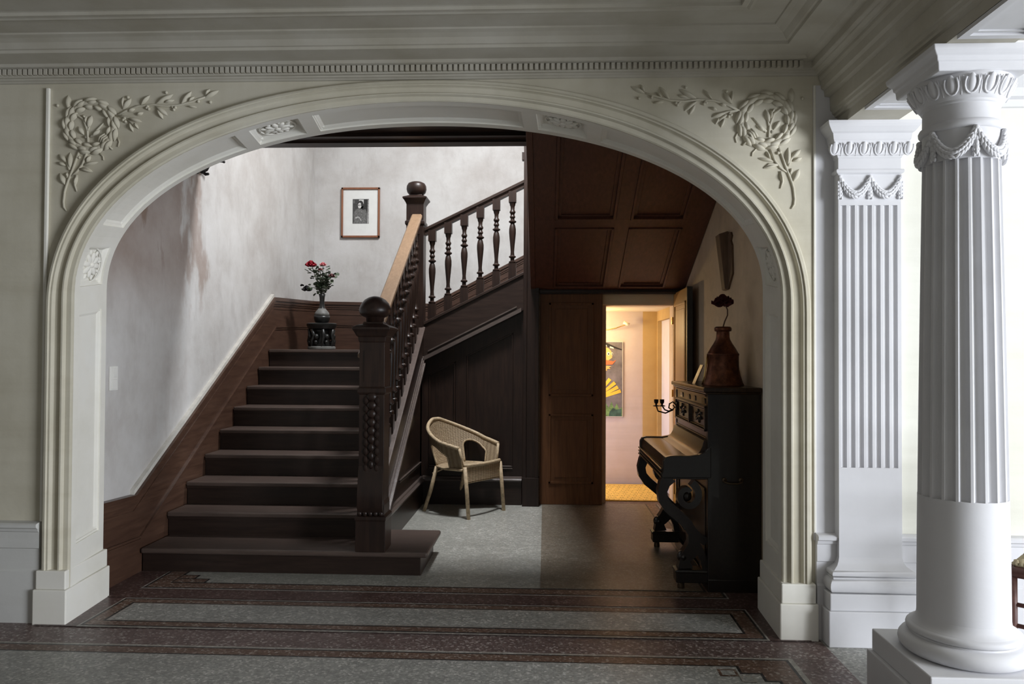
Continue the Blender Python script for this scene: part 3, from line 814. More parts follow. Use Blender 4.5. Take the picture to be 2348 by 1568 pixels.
f.build('finial', WOODD, ub, smooth=True, label='rounded cushion-shaped top')
lowp = MB(); lowp.box(UX-.06, UX+.06, UY-.05, UY+.05, 0, 1.40); lowp.build('corner_post', WOODD, ST)
# --- panelling under both flights
pn = MB()
def under2(x): return z_str(x)-.35
v = [(-1.2, 7.325, 0), (-.2, 7.325, 0), (-.2, 7.325, under2(-.2)), (-1.2, 7.325, under2(-1.2))]
pn.add(v + [(a, 7.365, c) for a, b, c in v], [(0,1,2,3), (7,6,5,4), (0,4,5,1), (1,5,6,2), (2,6,7,3), (3,7,4,0)])
for (x0, x1) in ((-1.2, -1.12), (-.855, -.755), (-.30, -.2)):
    sloped(pn, x0, x1, 7.305, 7.33, lambda x: .262, lambda x: under2(x)-.002)
sloped(pn, -1.2, -.2, 7.3035, 7.33, lambda x: under2(x)-.17, lambda x: under2(x)-.001)
pn.box(-1.2, -.2, 7.304, 7.33, .26, .35)
for (x0, x1) in ((-1.115, -.86), (-.75, -.305)):       # thin beads round the panels
    pn.box(x0, x1, 7.300, 7.312, .350, .358); pn.box(x0, x1, 7.300, 7.314, .366, .373)
    sloped(pn, x0, x1, 7.30, 7.312, lambda x: under2(x)-.185, lambda x: under2(x)-.172)
    pn.box(x0, x0+.012, 7.30, 7.314, .36, under2(x0)-.18); pn.box(x1-.012, x1, 7.30, 7.314, .36, under2(x1)-.18)
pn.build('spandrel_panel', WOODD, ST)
bb = MB(); bb.box(-1.17, -.215, 7.28, 7.33, 0, .235); b0_ = bb.build('base_rail', WOODX, ST, bevel=.003)
bb = MB(); bb.prism([(7.30,.235), (7.262,.235), (7.258,.250), (7.268,.256), (7.278,.262), (7.282,.274), (7.304,.280), (7.304,.235)], 'x', -1.17, -.215)
bb.prism([(7.31,.352), (7.296,.352), (7.296,.358), (7.31,.366)], 'x', -1.11, -.305); bb.prism([(7.31,.372), (7.298,.372), (7.298,.377), (7.31,.382)], 'x', -1.11, -.305)
bb.build('moulding', WOODL, b0_)
ps = MB()
sv_ = [(5.30, .10), (5.56, .10), (7.32, 1.40), (7.32, 0), (5.30, 0)]
ps.prism([(5.12,0), (7.32,0), (7.32,z1(7.32)-.33), (5.12, max(.0, z1(5.12)-.31))], 'x', -1.205, -1.185)
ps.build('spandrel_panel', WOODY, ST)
bb = MB(); bb.box(-1.19, -1.165, 5.5, 7.30, 0, .235); b0_ = bb.build('base_rail', WOODY, ST, bevel=.003)
bb = MB(); bb.prism([(-1.188,.235), (-1.145,.235), (-1.142,.250), (-1.152,.256), (-1.162,.262), (-1.166,.274), (-1.184,.280)], 'y', 5.55, 7.27)
slopey(bb, 6.15, 7.22, -1.19, -1.172, lambda y: .40, lambda y: .408); slopey(bb, 6.15, 7.22, -1.19, -1.170, lambda y: .415, lambda y: .423)
bb.build('moulding', WOODL, b0_)
# --- post and third flight with its panelled sloping underside
po = MB(); po.box(-.205, -.055, 7.24, 7.36, 0, 3.6); po.box(-.205, -.17, 7.225, 7.25, 0, 3.6); po.box(-.21, -.05, 7.22, 7.36, 0, .28); po.box(-.09, -.055, 7.225, 7.25, .28, 2.05)
po.box(-.225, -.2, 7.26, 7.32, 3.32, 3.40)
po.build('stair_post', WOODD, ST, bevel=.004)
ang = math.atan(.43)
S0 = Vector((0, 7.30, 2.085)); du = Vector((1,0,0)); dv = Vector((0, -math.cos(ang), math.sin(ang))); dn = Vector((0, math.sin(ang), math.cos(ang)))   # dn: up, out of the slab
SM = Matrix((du, dv, dn)).transposed().to_4x4(); SM.translation = S0
so = MB()
so.box(-.135, 1.325, 0, 2.85, 0, .06, 0, SM)
so.box(-.135, -.09, -.02, 2.85, -.03, .34, 0, SM)
fr = [(-.09, .08, 0, 2.85), (.57, .69, 0, 2.85), (1.13, 1.325, 0, 2.85)]
for x0, x1, a, b in fr: so.box(x0, x1, a, b, -.022, 0, 0, SM)
for a, b in ((0, .07), (1.10, 1.22), (2.28, 2.40)):
    so.box(-.09, 1.325, a, b, -.0225, 0, 0, SM)
for (x0, x1) in ((.08, .57), (.69, 1.13)):
    for (a, b) in ((.07, 1.10), (1.22, 2.28)):
        w_ = .022
        for q in ((x0, x1, a, a+w_), (x0, x1, b-w_, b), (x0, x0+w_, a, b), (x1-w_, x1, a, b)): so.box(*q, -.031, 0, 0, SM)
        w2 = .05
        for q in ((x0+w_, x1-w_, a+w_, a+w2), (x0+w_, x1-w_, b-w2, b-w_), (x0+w_, x0+w2, a+w_, b-w_), (x1-w2, x1-w_, a+w_, b-w_)): so.box(*q, -.010, 0, 0, SM)
so.build('panelled_soffit', WOODS, ST, bevel=.003, label='sloping panelled underside of the upper flight')
hd = MB(); hd.box(-.05, 1.325, 7.27, 7.36, 2.035, 2.10); hd.box(-.05, 1.325, 7.25, 7.36, 2.045, 2.065)
hd.build('header_beam', WOODD, ST, bevel=.003)

# --- wainscot on the left wall and back wall
TOPL = [(4.42, .548), (4.82, .530), (7.32, 2.0), (8.69, 2.055)]
wl = MB()
wl.prism([(4.42, 0), (8.69, 0), (8.69, 2.05), (7.32, 1.995), (4.82, .525), (4.42, .545)], 'x', XL, XL+.022)
def rail_along(mb, line, off, wd, dep, x0=XL):
    for (a, b) in zip(line[:-1], line[1:]):
        mb.prism([(a[0], a[1]-off-wd), (b[0], b[1]-off-wd), (b[0], b[1]-off), (a[0], a[1]-off)], 'x', x0, x0+dep)
for off, wd, dep in ((0, .035, .050), (.035, .030, .038), (.065, .02, .030), (.105, .012, .027), (.285, .012, .036), (.305, .010, .030)):
    line = TOPL if off < .2 else [(4.42, .548), (4.90, .530), (7.38, 2.0), (8.69, 2.055)]
    if .1 < off < .2: pass
    rail_along(wl, line, off, wd, dep)
wl.build('wainscot', WOODW, ST)
pe = MB(); rail_along(pe, TOPL[1:3], -.030, .030, .030)  # plaster strip whose pale colour also paints the lit wainscot top
pe.build('plaster_lit_rim', CAPLINE, ST, label='pale plaster edge above the wainscot, its lit rim painted in')
wb = MB()
BT = [(-2.66, 2.055), (-1.30, 2.03), (-.2, 2.61)]
wb.prism([(-2.66, 1.40), (-.2, 1.4), (-.2, 2.605), (-1.30, 2.025), (-2.66, 2.05)], 'y', YBK-.02, YBK)
for off, wd, dep in ((0, .035, .05), (.035, .03, .036), (.065, .02, .028), (.14, .012, .026), (.262, .010, .028), (.282, .010, .028)):
    for (a, b) in zip(BT[:-1], BT[1:]):
        wb.prism([(a[0], a[1]-off-wd), (b[0], b[1]-off-wd), (b[0], b[1]-off), (a[0], a[1]-off)], 'y', YBK-dep, YBK)
wb.build('wainscot', WOODB, ST)

# ------------------------------------------------------------------ rear wall, doors, corridor
rw = MB()
rw.box(-.06, .0, 7.36, 7.44, 0, 2.1); rw.box(.56, 1.25, 7.42, 7.62, 1.934, 2.10); rw.box(1.245, 1.45, 7.42, 7.62, 0, 2.1); rw.box(-.06, .60, 7.46, 7.62, 0, 2.1)
struct(rw.build('wall_rear', OCHRE))
def door_leaf(name, W, Hh, M, mat, th=.04, edge=None, panels_=((.09, .62), (.74, 1.89))):
    mb = MB(); mb.box(0, W, 0, th, 0, Hh, 0, M)
    for (a, b) in panels_:
        for side in (-1, 1):
            y0, y1 = (-.010, .001) if side < 0 else (th-.001, th+.010)
            x0, x1 = .085, W-.085
            for q in ((x0, x1, a, a+.022), (x0, x1, b-.022, b), (x0, x0+.022, a, b), (x1-.022, x1, a, b)):
                mb.box(q[0], q[1], y0, y1, q[2], q[3], 0, M)
            mb.box(x0+.06, x1-.06, y0+(.004 if side < 0 else 0), y1-(0 if side < 0 else .004), a+.06, b-.06, 0, M)
    return mb.build(name, mat, bevel=.003)
d1 = struct(door_leaf('door_1', .60, 2.035, Matrix.Translation((-.045, 7.33, .012)), WOODP, panels_=((.20, .87), (1.04, 1.94))), 'closed brown panelled leaf beside the lit doorway')
d2 = struct(door_leaf('door_2', .78, 2.035, Matrix.Translation((1.245, 7.40, .012)) @ Matrix.Rotation(math.radians(-90.8), 4, 'Z'), DOORG, panels_=((.1, .8), (.95, 1.92))), 'open honey-coloured door leaf')
d2e = MB(); d2e.box(1.228, 1.275, 6.605, 6.622, .012, 2.047); d2e.build('door_edge', DOORK, d2)
hg = MB()
for z in (.35, 1.05, 1.75): hg.lathe([(.012, z), (.012, z+.07)], 10, (1.236, 7.395, 0))
hg.build('hinge', BRASS, d2)
cw = MB(); cw.box(-.06, 1.6, 8.57, 8.7, 0, 2.1); struct(cw.build('wall_corridor', PINKW))
cw = MB(); cw.box(1.10, 1.26, 8.555, 8.57, 0, 1.94); struct(cw.build('trim_7', GOLDW), 'ochre band in the corridor corner')  # thin ochre strip at the right end of the back wall
cw = MB(); cw.box(-.12, -.06, 7.4, 8.7, 0, 2.1); cw.box(1.255, 1.40, 7.62, 7.70, 0, 1.94); cw.box(1.255, 1.40, 8.50, 8.57, 0, 1.94); cw.box(1.255, 1.4, 7.7, 8.5, 1.83, 1.94); struct(cw.build('wall_corridor_side', GOLDW))
cw = MB(); cw.box(-.12, 1.6, 7.40, 8.7, 1.94, 2.08); struct(cw.build('ceiling_corridor', plaster('corridor_ceiling', (.75,.66,.48), (.7,.6,.4), (.8,.7,.52), .1)))
cw = MB(); cw.box(1.30, 1.36, 7.7, 8.5, 0, 1.83); struct(cw.build('door_3', LAV), 'pale lavender door in the corridor side wall')

# ------------------------------------------------------------------ painting, lamp and rug in the corridor
pt = root('painting', 'tall painting of a hatted figure with yellow rays on the corridor wall', 'painting', (.60, 8.57, 1.18))
m_ = MB(); m_.box(-.30, .275, -.022, 0, -.42, .422); m_.build('stretcher', simple('canvas_edge', (.72,.70,.62), .7), pt)
PC = [simple('paint_slate', (.17,.155,.165), .6, var=.35, scale=9), simple('paint_skin', (.78,.46,.16), .6), simple('paint_yellow', (.85,.55,.06), .6), simple('paint_red', (.68,.16,.06), .6),
      simple('paint_black', (.015,.015,.018), .6), simple('paint_white', (.78,.75,.66), .6), simple('paint_teal', (.10,.19,.20), .6), simple('paint_green', (.16,.28,.10), .6, var=.5, scale=20), simple('paint_darkgreen', (.05,.11,.085), .6, var=.5, scale=20), simple('paint_cream', (.85,.68,.35), .6)]
def flat(mb, pts, mi, dy): mb.add([(a, -.022-dy, b) for a, b in pts], [tuple(range(len(pts)))], mi)
def oval(cx, cz, rx, rz, n=18, rot=0): return [(cx+rx*math.cos(q)*math.cos(rot)-rz*math.sin(q)*math.sin(rot), cz+rx*math.cos(q)*math.sin(rot)+rz*math.sin(q)*math.cos(rot)) for q in [2*PI*i/n for i in range(n)]]
m_ = MB()
flat(m_, [(-.294,-.414), (.269,-.414), (.269,.416), (-.294,.416)], 0, .001)
flat(m_, [(-.294,-.414), (.269,-.414), (.269,-.31), (.235,-.335), (.21,-.27), (.18,-.33), (.15,-.25), (.12,-.32), (.08,-.26), (.05,-.3), (-.05,-.26), (-.294,-.28)], 7, .002)
flat(m_, [(.12,-.414), (.262,-.414), (.262,-.33), (.2,-.34), (.17,-.32), (.13,-.36)], 8, .003)
flat(m_, [(-.294,-.40), (.05,-.40), (.02,-.28), (.06,-.22), (.04,-.17), (-.294,-.17)], 9, .003)
for a, ln in ((1.15,.22), (.9,.21), (.68,.22), (.5,.22), (.34,.23), (1.4,.2)):
    c_, s_ = math.cos(a), math.sin(a); b0 = (-.06+.10*c_, -.24+.10*s_); e0 = (-.06+(.1+ln)*c_, -.24+(.1+ln)*s_)
    flat(m_, [(b0[0]+.012*s_, b0[1]-.012*c_), (e0[0]+.02*s_, e0[1]-.02*c_), (e0[0]-.02*s_, e0[1]+.02*c_), (b0[0]-.012*s_, b0[1]+.012*c_)], 2, .004)
flat(m_, oval(.04, .30, .12, .075, rot=-.3), 1, .003)
flat(m_, [(.06,.26), (.16,.30), (.155,.24), (.10,.20), (.07,.19)], 1, .0035)
flat(m_, [(-.06,.43-.02), (.10,.405), (.20,.36), (.265,.335), (.26,.325), (.17,.35), (-.08,.385)], 4, .004)
flat(m_, [(.03,.39), (.09,.385), (.10,.365), (.04,.372)], 5, .005); flat(m_, [(.13,.37), (.17,.355), (.175,.34), (.13,.352)], 5, .005)
flat(m_, oval(.115, .285, .016, .020), 5, .005); flat(m_, oval(.116, .283, .007, .011), 4, .006); flat(m_, oval(.155, .285, .011, .015), 5, .005); flat(m_, oval(.156, .283, .005, .009), 4, .006)
flat(m_, [(.0,.20), (.09,.215), (.17,.20), (.20,.215), (.16,.165), (.08,.16), (.0,.17)], 3, .005)
flat(m_, [(-.294,.18), (.02,.20), (.0,.10), (-.294,.06)], 6, .004)
flat(m_, [(.0,.12), (.08,.15), (.15,.145), (.12,.13), (.14,.115), (.10,.115), (.10,.095), (.03,.09)], 1, .006)
m_.build('canvas', PC, pt)

lp = root('picture_lamp', 'brass picture lamp on a curved arm above the corridor painting', 'lamp', (.55, 8.57, 1.78))
m_ = MB(); m_.lathe([(.03,0), (.03,.012), (.02,.02)], 16, M=Matrix.Rotation(PI/2, 4, 'X')); m_.build('wall_plate', BRASS, lp)
m_ = MB(); m_.tube([(0,-.01,0), (.05,-.06,-.045), (.14,-.09,-.05), (.24,-.11,-.03), (.34,-.12,.005)], .006, 8); m_.build('arm', BRASS, lp, smooth=True)
m_ = MB(); m_.tube([(.322,-.12,.035), (.385,-.12,.005)], [.018,.020], 12); m_.build('lamp_head', simple('lamp_white', (.9,.82,.62), .4), lp, smooth=True)

rug = MB()
rug.box(.25, 1.22, 7.56, 8.5, .006, .018, 0)
for k in range(9): 
    y = 7.60 + k*.10
    for q in range(40):
        x0 = .26 + q*.024
        if (q*7 + k*3) % 5 < 3: rug.box(x0, x0+.012, y, y+.012, .017, .0195, 1)
RUGY = simple('yellow_wool', (.72,.47,.10), .9, var=.25, scale=30, bmp=.4)
RUGB = simple('brown_wool', (.36,.22,.06), .9)
tag(rug.build('rug', [RUGY, RUGB]), 'yellow patterned rug on the lit corridor floor', 'rug')

# ------------------------------------------------------------------ piano
PN = root('upright_piano', 'old black upright piano with scrolled legs against the warm wall', 'piano', (0, 0, 0))
Y0, Y1 = 4.70, 5.86
m_ = MB()
m_.box(1.03, 1.315, Y0+.02, Y1-.02, .08, 1.215)
for (a, b) in ((Y0, Y0+.045), (Y1-.045, Y1)):
    m_.box(1.0, 1.318, a, b, .04, 1.215)
m_.build('case', PIANO, PN, bevel=.004)
m_ = MB(); m_.box(.972, 1.325, Y0-.018, Y1+.018, 1.226, 1.255); m_.box(.984, 1.322, Y0-.010, Y1+.010, 1.212, 1.226); m_.build('lid', PIANOF, PN, bevel=.007)
m_ = MB(); kp = [(.735,.715), (.727,.74), (.735,.745), (.735,.775), (.738,.800), (.750,.818), (.772,.826), (.885,.826), (.89,.822), (.895,.826), (.930,.832), (.955,.850), (.975,.885), (.985,.925), (1.03,.935), (1.03,.715)]
m_.prism(kp, 'y', Y0+.045, Y1-.045)
m_.build('fallboard', PIANOF, PN, smooth=True, auto=35)
m_ = MB(); kb = [(.728,.700), (.722,.72), (.728,.735), (.728,.800), (.745,.826), (.775,.834), (.90,.834), (.945,.842), (.985,.862), (1.02,.90), (1.02,.70)]
for (a, b) in ((Y0-.004, Y0+.046), (Y1-.046, Y1+.004)):
    m_ = MB(); m_.prism(kb, 'y', a, b); m_.build('key_cheek', PIANO, PN, bevel=.005)
m_ = MB(); m_.box(.735, 1.03, Y0+.01, Y1-.01, .690, .716)
for z in (.698, .722, .744): m_.box(.716, .736, Y0+.01, Y1-.01, z, z+.010)
m_.build('key_bed', PIANO, PN, bevel=.004)
m_ = MB()
m_.box(1.005, 1.035, Y0+.045, Y1-.045, .925, 1.212)
for (z, h, d) in ((.935,.008,.006), (.980,.014,.018), (1.122,.014,.018), (1.195,.012,.012), (.998,.006,.010), (1.110,.006,.010)): m_.box(1.005-d, 1.01, Y0+.05, Y1-.05, z, z+h)
for yy in (Y0+.05, Y1-.07, (Y0+Y1)/2-.01): m_.box(.990, 1.01, yy, yy+.02, .98, 1.136)
m_.build('music_panel', PIANOF, PN, bevel=.003)
for yy, ln in ((Y0+.10,.10), (Y0+.40,.06), (Y0+.60,.06), (Y0+.86,.10)):
    m_ = MB(); m_.prism([(yy, 1.150), (yy+ln, 1.150), (yy+ln, 1.170), (yy+ln-.012, 1.182), (yy+.012, 1.182), (yy, 1.170)], 'x', 1.001, 1.006); m_.build('sound_slot', PIANO, PN)
for cyy in (Y0+.30, Y1-.30):
    m_ = MB(); m_.ell((1.004, cyy, 1.058), (.004,.03,.018), 12, 6)
    for q in range(6):
        a = q*PI/3
        m_.tube([(1.004, cyy, 1.058), (1.003, cyy+.06*math.cos(a), 1.058+.02*math.sin(a)), (1.003, cyy+.11*math.cos(a+.3), 1.058+.04*math.sin(a+.3)), (1.003, cyy+.10*math.cos(a+.6), 1.058+.03*math.sin(a+.6))], [.006,.007,.006,.003], 7)
    m_.build('carved_spray', PIANO, PN, smooth=True)
m_ = MB(); m_.box(1.010, 1.035, Y0+.045, Y1-.045, .10, .69)
for q in ((Y0+.10, Y1-.10, .18, .20), (Y0+.10, Y1-.10, .60, .62), (Y0+.10, Y0+.12, .18, .62), (Y1-.12, Y1-.10, .18, .62)): m_.box(1.002, 1.012, *q)
m_.build('lower_panel', PIANOF, PN, bevel=.003)
def ribbon(mb, pts, wd, y0, y1):
    pts = [Vector((p[0], p[1])) for p in pts]; A = []; B = []
    for i, p in enumerate(pts):
        d = (pts[min(i+1, len(pts)-1)] - pts[max(0, i-1)]).normalized(); n = Vector((-d.y, d.x))
        w_ = wd[i] if isinstance(wd, list) else wd
        A.append(p + n*w_*.5); B.append(p - n*w_*.5)
    rows = [[(a.x, y0, a.y), (a.x, y1, a.y), (b.x, y1, b.y), (b.x, y0, b.y)] for a, b in zip(A, B)]
    mb.grid(rows, closeu=True)
    k = len(mb.v) - 4
    mb.f += [(k, k+1, k+2, k+3), (k-4*(len(pts)-1)+3, k-4*(len(pts)-1)+2, k-4*(len(pts)-1)+1, k-4*(len(pts)-1))]; mb.m += [0, 0]
leg = MB()
ribbon(leg, [(.775,.70), (.745,.66), (.730,.61), (.738,.555), (.775,.505), (.830,.46), (.885,.41), (.915,.36), (.925,.30), (.912,.25), (.885,.22), (.868,.19), (.872,.14)], [.085,.065,.058,.062,.068,.066,.062,.06,.07,.085,.075,.062,.09], -.042, .042)
sc = [(.80+.075*(1-.62*u)*math.cos(1.2-u*6.6)+.085, .585+.085*(1-.62*u)*math.sin(1.2-u*6.6)) for u in [i/22 for i in range(23)]]
ribbon(leg, sc, [.045-.016*i/22 for i in range(23)], -.036, .036)
ribbon(leg, [(.90,.38), (.955,.33), (1.0,.30)], [.06,.05,.05], -.03, .03)
ribbon(leg, [(.93,.30), (.965,.24), (.985,.19), (1.0,.13)], [.05,.045,.04,.05], -.035, .035)
leg.ell((.884,.0,.58), (.032,.048,.034), 12, 8); leg.ell((.86,0,.205), (.038,.048,.038), 12, 8)
lg = leg.build('leg', PIANO, PN, smooth=True, auto=35, loc=(0, Y0+.07, 0))
l2 = lg.copy(); C.objects.link(l2); l2.parent = PN; l2.location = (0, Y1-.08, 0)
for yy in (Y0+.07, Y1-.08):
    m_ = MB(); m_.box(.812, 1.03, yy-.055, yy+.055, .055, .135); m_.box(.806, 1.03, yy-.06, yy+.06, .115, .132)
    tb = m_.build('toe_block', PIANO, PN, bevel=.006)
    m_ = MB()
    for xx in (.85,): m_.lathe([(.02,.0), (.022,.02), (.02,.04), (.012,.056)], 12, (xx, yy, 0))
    m_.build('caster', OLDBR, tb)
m_ = MB(); m_.box(1.0, 1.318, Y0-.005, Y1+.005, .0, .085); m_.build('bottom_board', PIANO, PN, bevel=.005)
def sconce(yy):
    t_ = MB(); t_.lathe([(.026,0), (.026,.008), (.016,.014)], 14, M=Matrix.Translation((.99, yy, 1.075)) @ Matrix.Rotation(-PI/2, 4, 'Y'))
    t_.tube([(.985, yy, 1.075), (.955, yy, 1.105), (.93, yy, 1.09), (.925, yy, 1.06), (.95, yy, 1.045), (.97, yy, 1.065), (.955, yy, 1.08)], .0055, 7)
    t_.tube([(.96, yy, 1.05), (.925, yy, 1.035), (.895, yy, 1.045), (.875, yy, 1.075)], .0055, 7)
    t_.tube([(.955, yy, 1.045), (.90, yy, 1.02), (.845, yy, 1.035), (.832, yy, 1.075)], .0055, 7)
    o = t_.build('candle_sconce', BRONZE, PN, smooth=True)
    for xx in (.832, .875):
        c_ = MB(); c_.lathe([(.004,1.068), (.024,1.072), (.025,1.076), (.008,1.080), (.007,1.088), (.013,1.094), (.016,1.105), (.016,1.118), (.018,1.122), (.013,1.122), (.012,1.11)], 14, (xx, yy, 0))
        c_.build('candle_cup', BRONZE, o, smooth=True, auto=40)
sconce(Y1-.16)
m_ = MB(); m_.tube([(1.10, Y0-.004, .69), (1.10, Y0-.02, .68), (1.125, Y0-.026, .672), (1.175, Y0-.026, .672), (1.20, Y0-.02, .68), (1.20, Y0-.004, .69)], .006, 8)
for xx in (1.10, 1.20): m_.ell((xx, Y0-.002, .69), (.016,.006,.016), 10, 6)
m_.build('handle', OLDBR, PN, smooth=True)

# copper vessel with a single rose
VX, VY, VZ = 1.165, 5.02, 1.255
cvs = root('copper_vessel', 'old copper still-shaped vessel with a narrow neck on the piano lid', 'vessel', (VX, VY, VZ))
m_ = MB(); m_.lathe([(.132,0), (.134,.006), (.126,.02), (.112,.065), (.104,.105), (.101,.13), (.101,.195), (.104,.200), (.104,.206), (.098,.212), (.080,.245), (.060,.275), (.047,.300), (.043,.315), (.041,.36), (.044,.365), (.044,.372), (.036,.372), (.036,.33)], 40, caps=False)
m_.lathe([(.13,.001), (.001,.001)], 40, caps=False); m_.build('body', COPPER, cvs, smooth=True, auto=50)
m_ = MB(); m_.lathe([(.044,.352), (.054,.356), (.056,.366), (.054,.378), (.046,.384), (.038,.384), (.036,.37)], 32, caps=False); m_.build('rim', COPPER, cvs, smooth=True)
m_ = MB(); m_.tube([(-.101,-.01,.20), (-.112,-.01,.13), (-.122,-.01,.06), (-.137,-.01,.004)], .005, 6); m_.build('solder_seam', BRASS, cvs, smooth=True, label='bright strip down the side')

def rose(name, label, base, head, pts, rad, mat, cat='flower', leaves=0, stem=STEM, lm=LEAF, group=None, seed=1, squash=.8):
    rnd = random.Random(seed)
    t = root(name, label, cat, base, group=group)
    m_ = MB(); m_.tube([(0,0,0)] + pts + [head], .0032 if rad < .06 else .0045, 7); m_.build('stem', stem, t, smooth=True)
    h = Vector(head); p_ = MB()
    for ring, (n, r0, up) in enumerate(((3, .30, .55), (5, .55, .35), (6, .85, .10), (7, 1.0, -.18))):
        for i in range(n):
            a = 2*PI*i/n + ring*.7 + rnd.uniform(-.2, .2)
            tilt = (.05, .22, .45, .72)[ring] + rnd.uniform(-.12, .12)
            M = Matrix.Translation(h + Vector((0,0,-rad*(.30,.45,.55,.62)[ring]))) @ Matrix.Rotation(a, 4, 'Z') @ Matrix.Translation((rad*r0*.38, 0, 0)) @ Matrix.Rotation(tilt, 4, 'Y')
            rows = []
            for u in range(5):
                uu = u/4; r = []
                for v in range(5):
                    vv = -1+v/2
                    wv = rad*.62*math.sin(PI*(.12+.78*uu))**.7
                    r.append((-rad*.22*(1-vv*vv) + rad*.25*uu*uu + rnd.uniform(-.03,.03)*rad, vv*wv, rad*1.05*squash*uu*(.75+.25*(1-vv*vv))))
                rows.append(r)
            p_.grid(rows, M=M)
    p_.ell(tuple(h + Vector((0,0,rad*.12))), (rad*.3, rad*.3, rad*.42), 8, 6)
    p_.build('blossom', mat, t, smooth=True)
    if leaves:
        l_ = MB(); path = [Vector((0,0,0))] + [Vector(q) for q in pts] + [h]
        for k in range(leaves):
            u = .45 + .5*rnd.random(); seg = min(len(path)-2, int(u*(len(path)-1))); q = path[seg].lerp(path[seg+1], u*(len(path)-1)-seg)
            a = rnd.uniform(0, 2*PI); el = rnd.uniform(-.4, .7); ln = rnd.uniform(.034, .058); off = rnd.uniform(.01, .075)
            M = Matrix.Translation(q + Vector((math.cos(a)*off, math.sin(a)*off, rnd.uniform(-.01,.02)))) @ Matrix.Rotation(a, 4, 'Z') @ Matrix.Rotation(-el, 4, 'Y') @ Matrix.Rotation(rnd.uniform(-.6,.6), 4, 'X')
            rows = []
            for i in range(6):
                uu = i/5; hw = ln*.42*math.sin(PI*(.04+.92*uu))**.8
                rows.append([(ln*uu, -hw, .004*math.sin(uu*9)), (ln*uu, 0, -.005), (ln*uu, hw, .004*math.sin(uu*7+1))])
            l_.grid(rows, M=M, mi=rnd.choice((0, 0, 1)))
        l_.build('foliage', [lm, LEAFP], t, smooth=True)
    return t
rose('rose', 'single dark red rose on a bent stem in the copper vessel', (VX, VY, VZ+.345), (.0, 0, .205), [(.002,0,.04), (.012,0,.075), (.030,0,.115), (.030,0,.15), (.014,0,.185)], .062, DARKR, stem=STEMB, seed=4, squash=1.05)
pf = MB(); pf.prism([(-.006,0), (0,0), (.055,.13), (.050,.13)], 'y', -.05, .05)
tag(pf.build('small_picture_frame', simple('black_frame', (.02,.018,.015), .3), loc=(1.035, 5.30, 1.256)), 'small dark frame leaning behind the copper vessel', 'picture frame')
kn = MB(); kn.lathe([(.001,0), (.03,.004), (.045,.03), (.040,.07), (.022,.095), (.018,.12), (.024,.125), (.02,.128)], 20)
tag(kn.build('dark_jar', simple('brown_jar', (.07,.045,.025), .35), loc=(1.268, 5.24, 1.2552), smooth=True), 'small dark jar behind the copper vessel by the wall', 'jar')

# wooden wedge on the warm wall
wd = root('wooden_wall_bracket', 'tapered old wooden bracket fixed to the warm wall above the piano', 'wall bracket', (XR, 5.55, 1.93))
m_ = MB(); v = [(-.075,-.02,.40), (-.012,-.03,.42), (-.012,.10,.42), (-.075,.10,.40), (-.032,-.02,0), (-.004,-.03,-.005), (-.004,.08,-.005), (-.032,.08,0)]
m_.add(v, [(0,1,2,3), (7,6,5,4), (0,4,5,1), (1,5,6,2), (2,6,7,3), (3,7,4,0)]); m_.build('wedge', OLDW, wd, bevel=.004)
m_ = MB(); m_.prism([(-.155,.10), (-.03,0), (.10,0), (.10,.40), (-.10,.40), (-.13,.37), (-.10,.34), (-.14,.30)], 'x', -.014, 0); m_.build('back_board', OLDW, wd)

# ------------------------------------------------------------------ wicker armchair
ang_c = math.radians(-35.0)
WCH = root('wicker_armchair', 'tan woven wicker armchair with arched side openings by the dark panelling', 'chair', (-.742, 6.985, 0), ang_c)
def U(ph):      # ph -1..1 round the back, returns (x,y) on unit horseshoe
    a = ph*PI*.60
    return (-math.cos(a), -math.sin(a))
def rim(ph):
    c, s_ = U(ph); k = abs(ph)
    x = c*.315 if c < 0 else c*.60
    zz = .835 - .215*(max(0, k-.08)/.92)**1.05
    return Vector((x - .045*(1-k) , s_*.305*(1.0 if k < .8 else 1-.25*(k-.8)), zz))
def base(ph):
    c, s_ = U(ph); k = abs(ph)
    x = c*.235 if c < 0 else c*.64
    return Vector((x, s_*.245, .425))
NU, NV = 140, 36
mb = MB(); vs = []; uvs = []; idx = {}
for i in range(NU+1):
    ph = -1 + 2*i/NU
    for j in range(NV+1):
        v = j/NV
        p = base(ph).lerp(rim(ph), v) + Vector((-.02*math.sin(PI*v)*(1-abs(ph)), 0, 0))
        vs.append(tuple(p)); uvs.append((ph*.75*1.0, v*.4))
fs_ = []
def hole(ph, v):
    k = abs(ph); c0, hw = .675, .205
    if abs(k-c0) > hw: return False
    top = .46 + .27*math.sqrt(max(0, 1-((k-c0)/hw)**2))
    return .03 < v < top
for i in range(NU):
    for j in range(NV):
        ph = -1 + 2*(i+.5)/NU; v = (j+.5)/NV
        if hole(ph, v): continue
        a = i*(NV+1)+j
        fs_.append((a, a+NV+1, a+NV+2, a+1))
mb.add(vs, fs_, 0, None, uvs)
sh_ = mb.build('backrest', WICKER, WCH, smooth=True)
sm = sh_.modifiers.new('thick', 'SOLIDIFY'); sm.thickness = .012; sm.offset = 0
mb = MB(); mb.tube([rim(-1+2*i/60) for i in range(61)], .017, 10)
for sg in (-1, 1): mb.tube([rim(sg), rim(sg).lerp(base(sg), .5) + Vector((.006,0,0)), base(sg)], [.014,.010,.012], 9)
mb.build('rim', CANE, WCH, smooth=True)
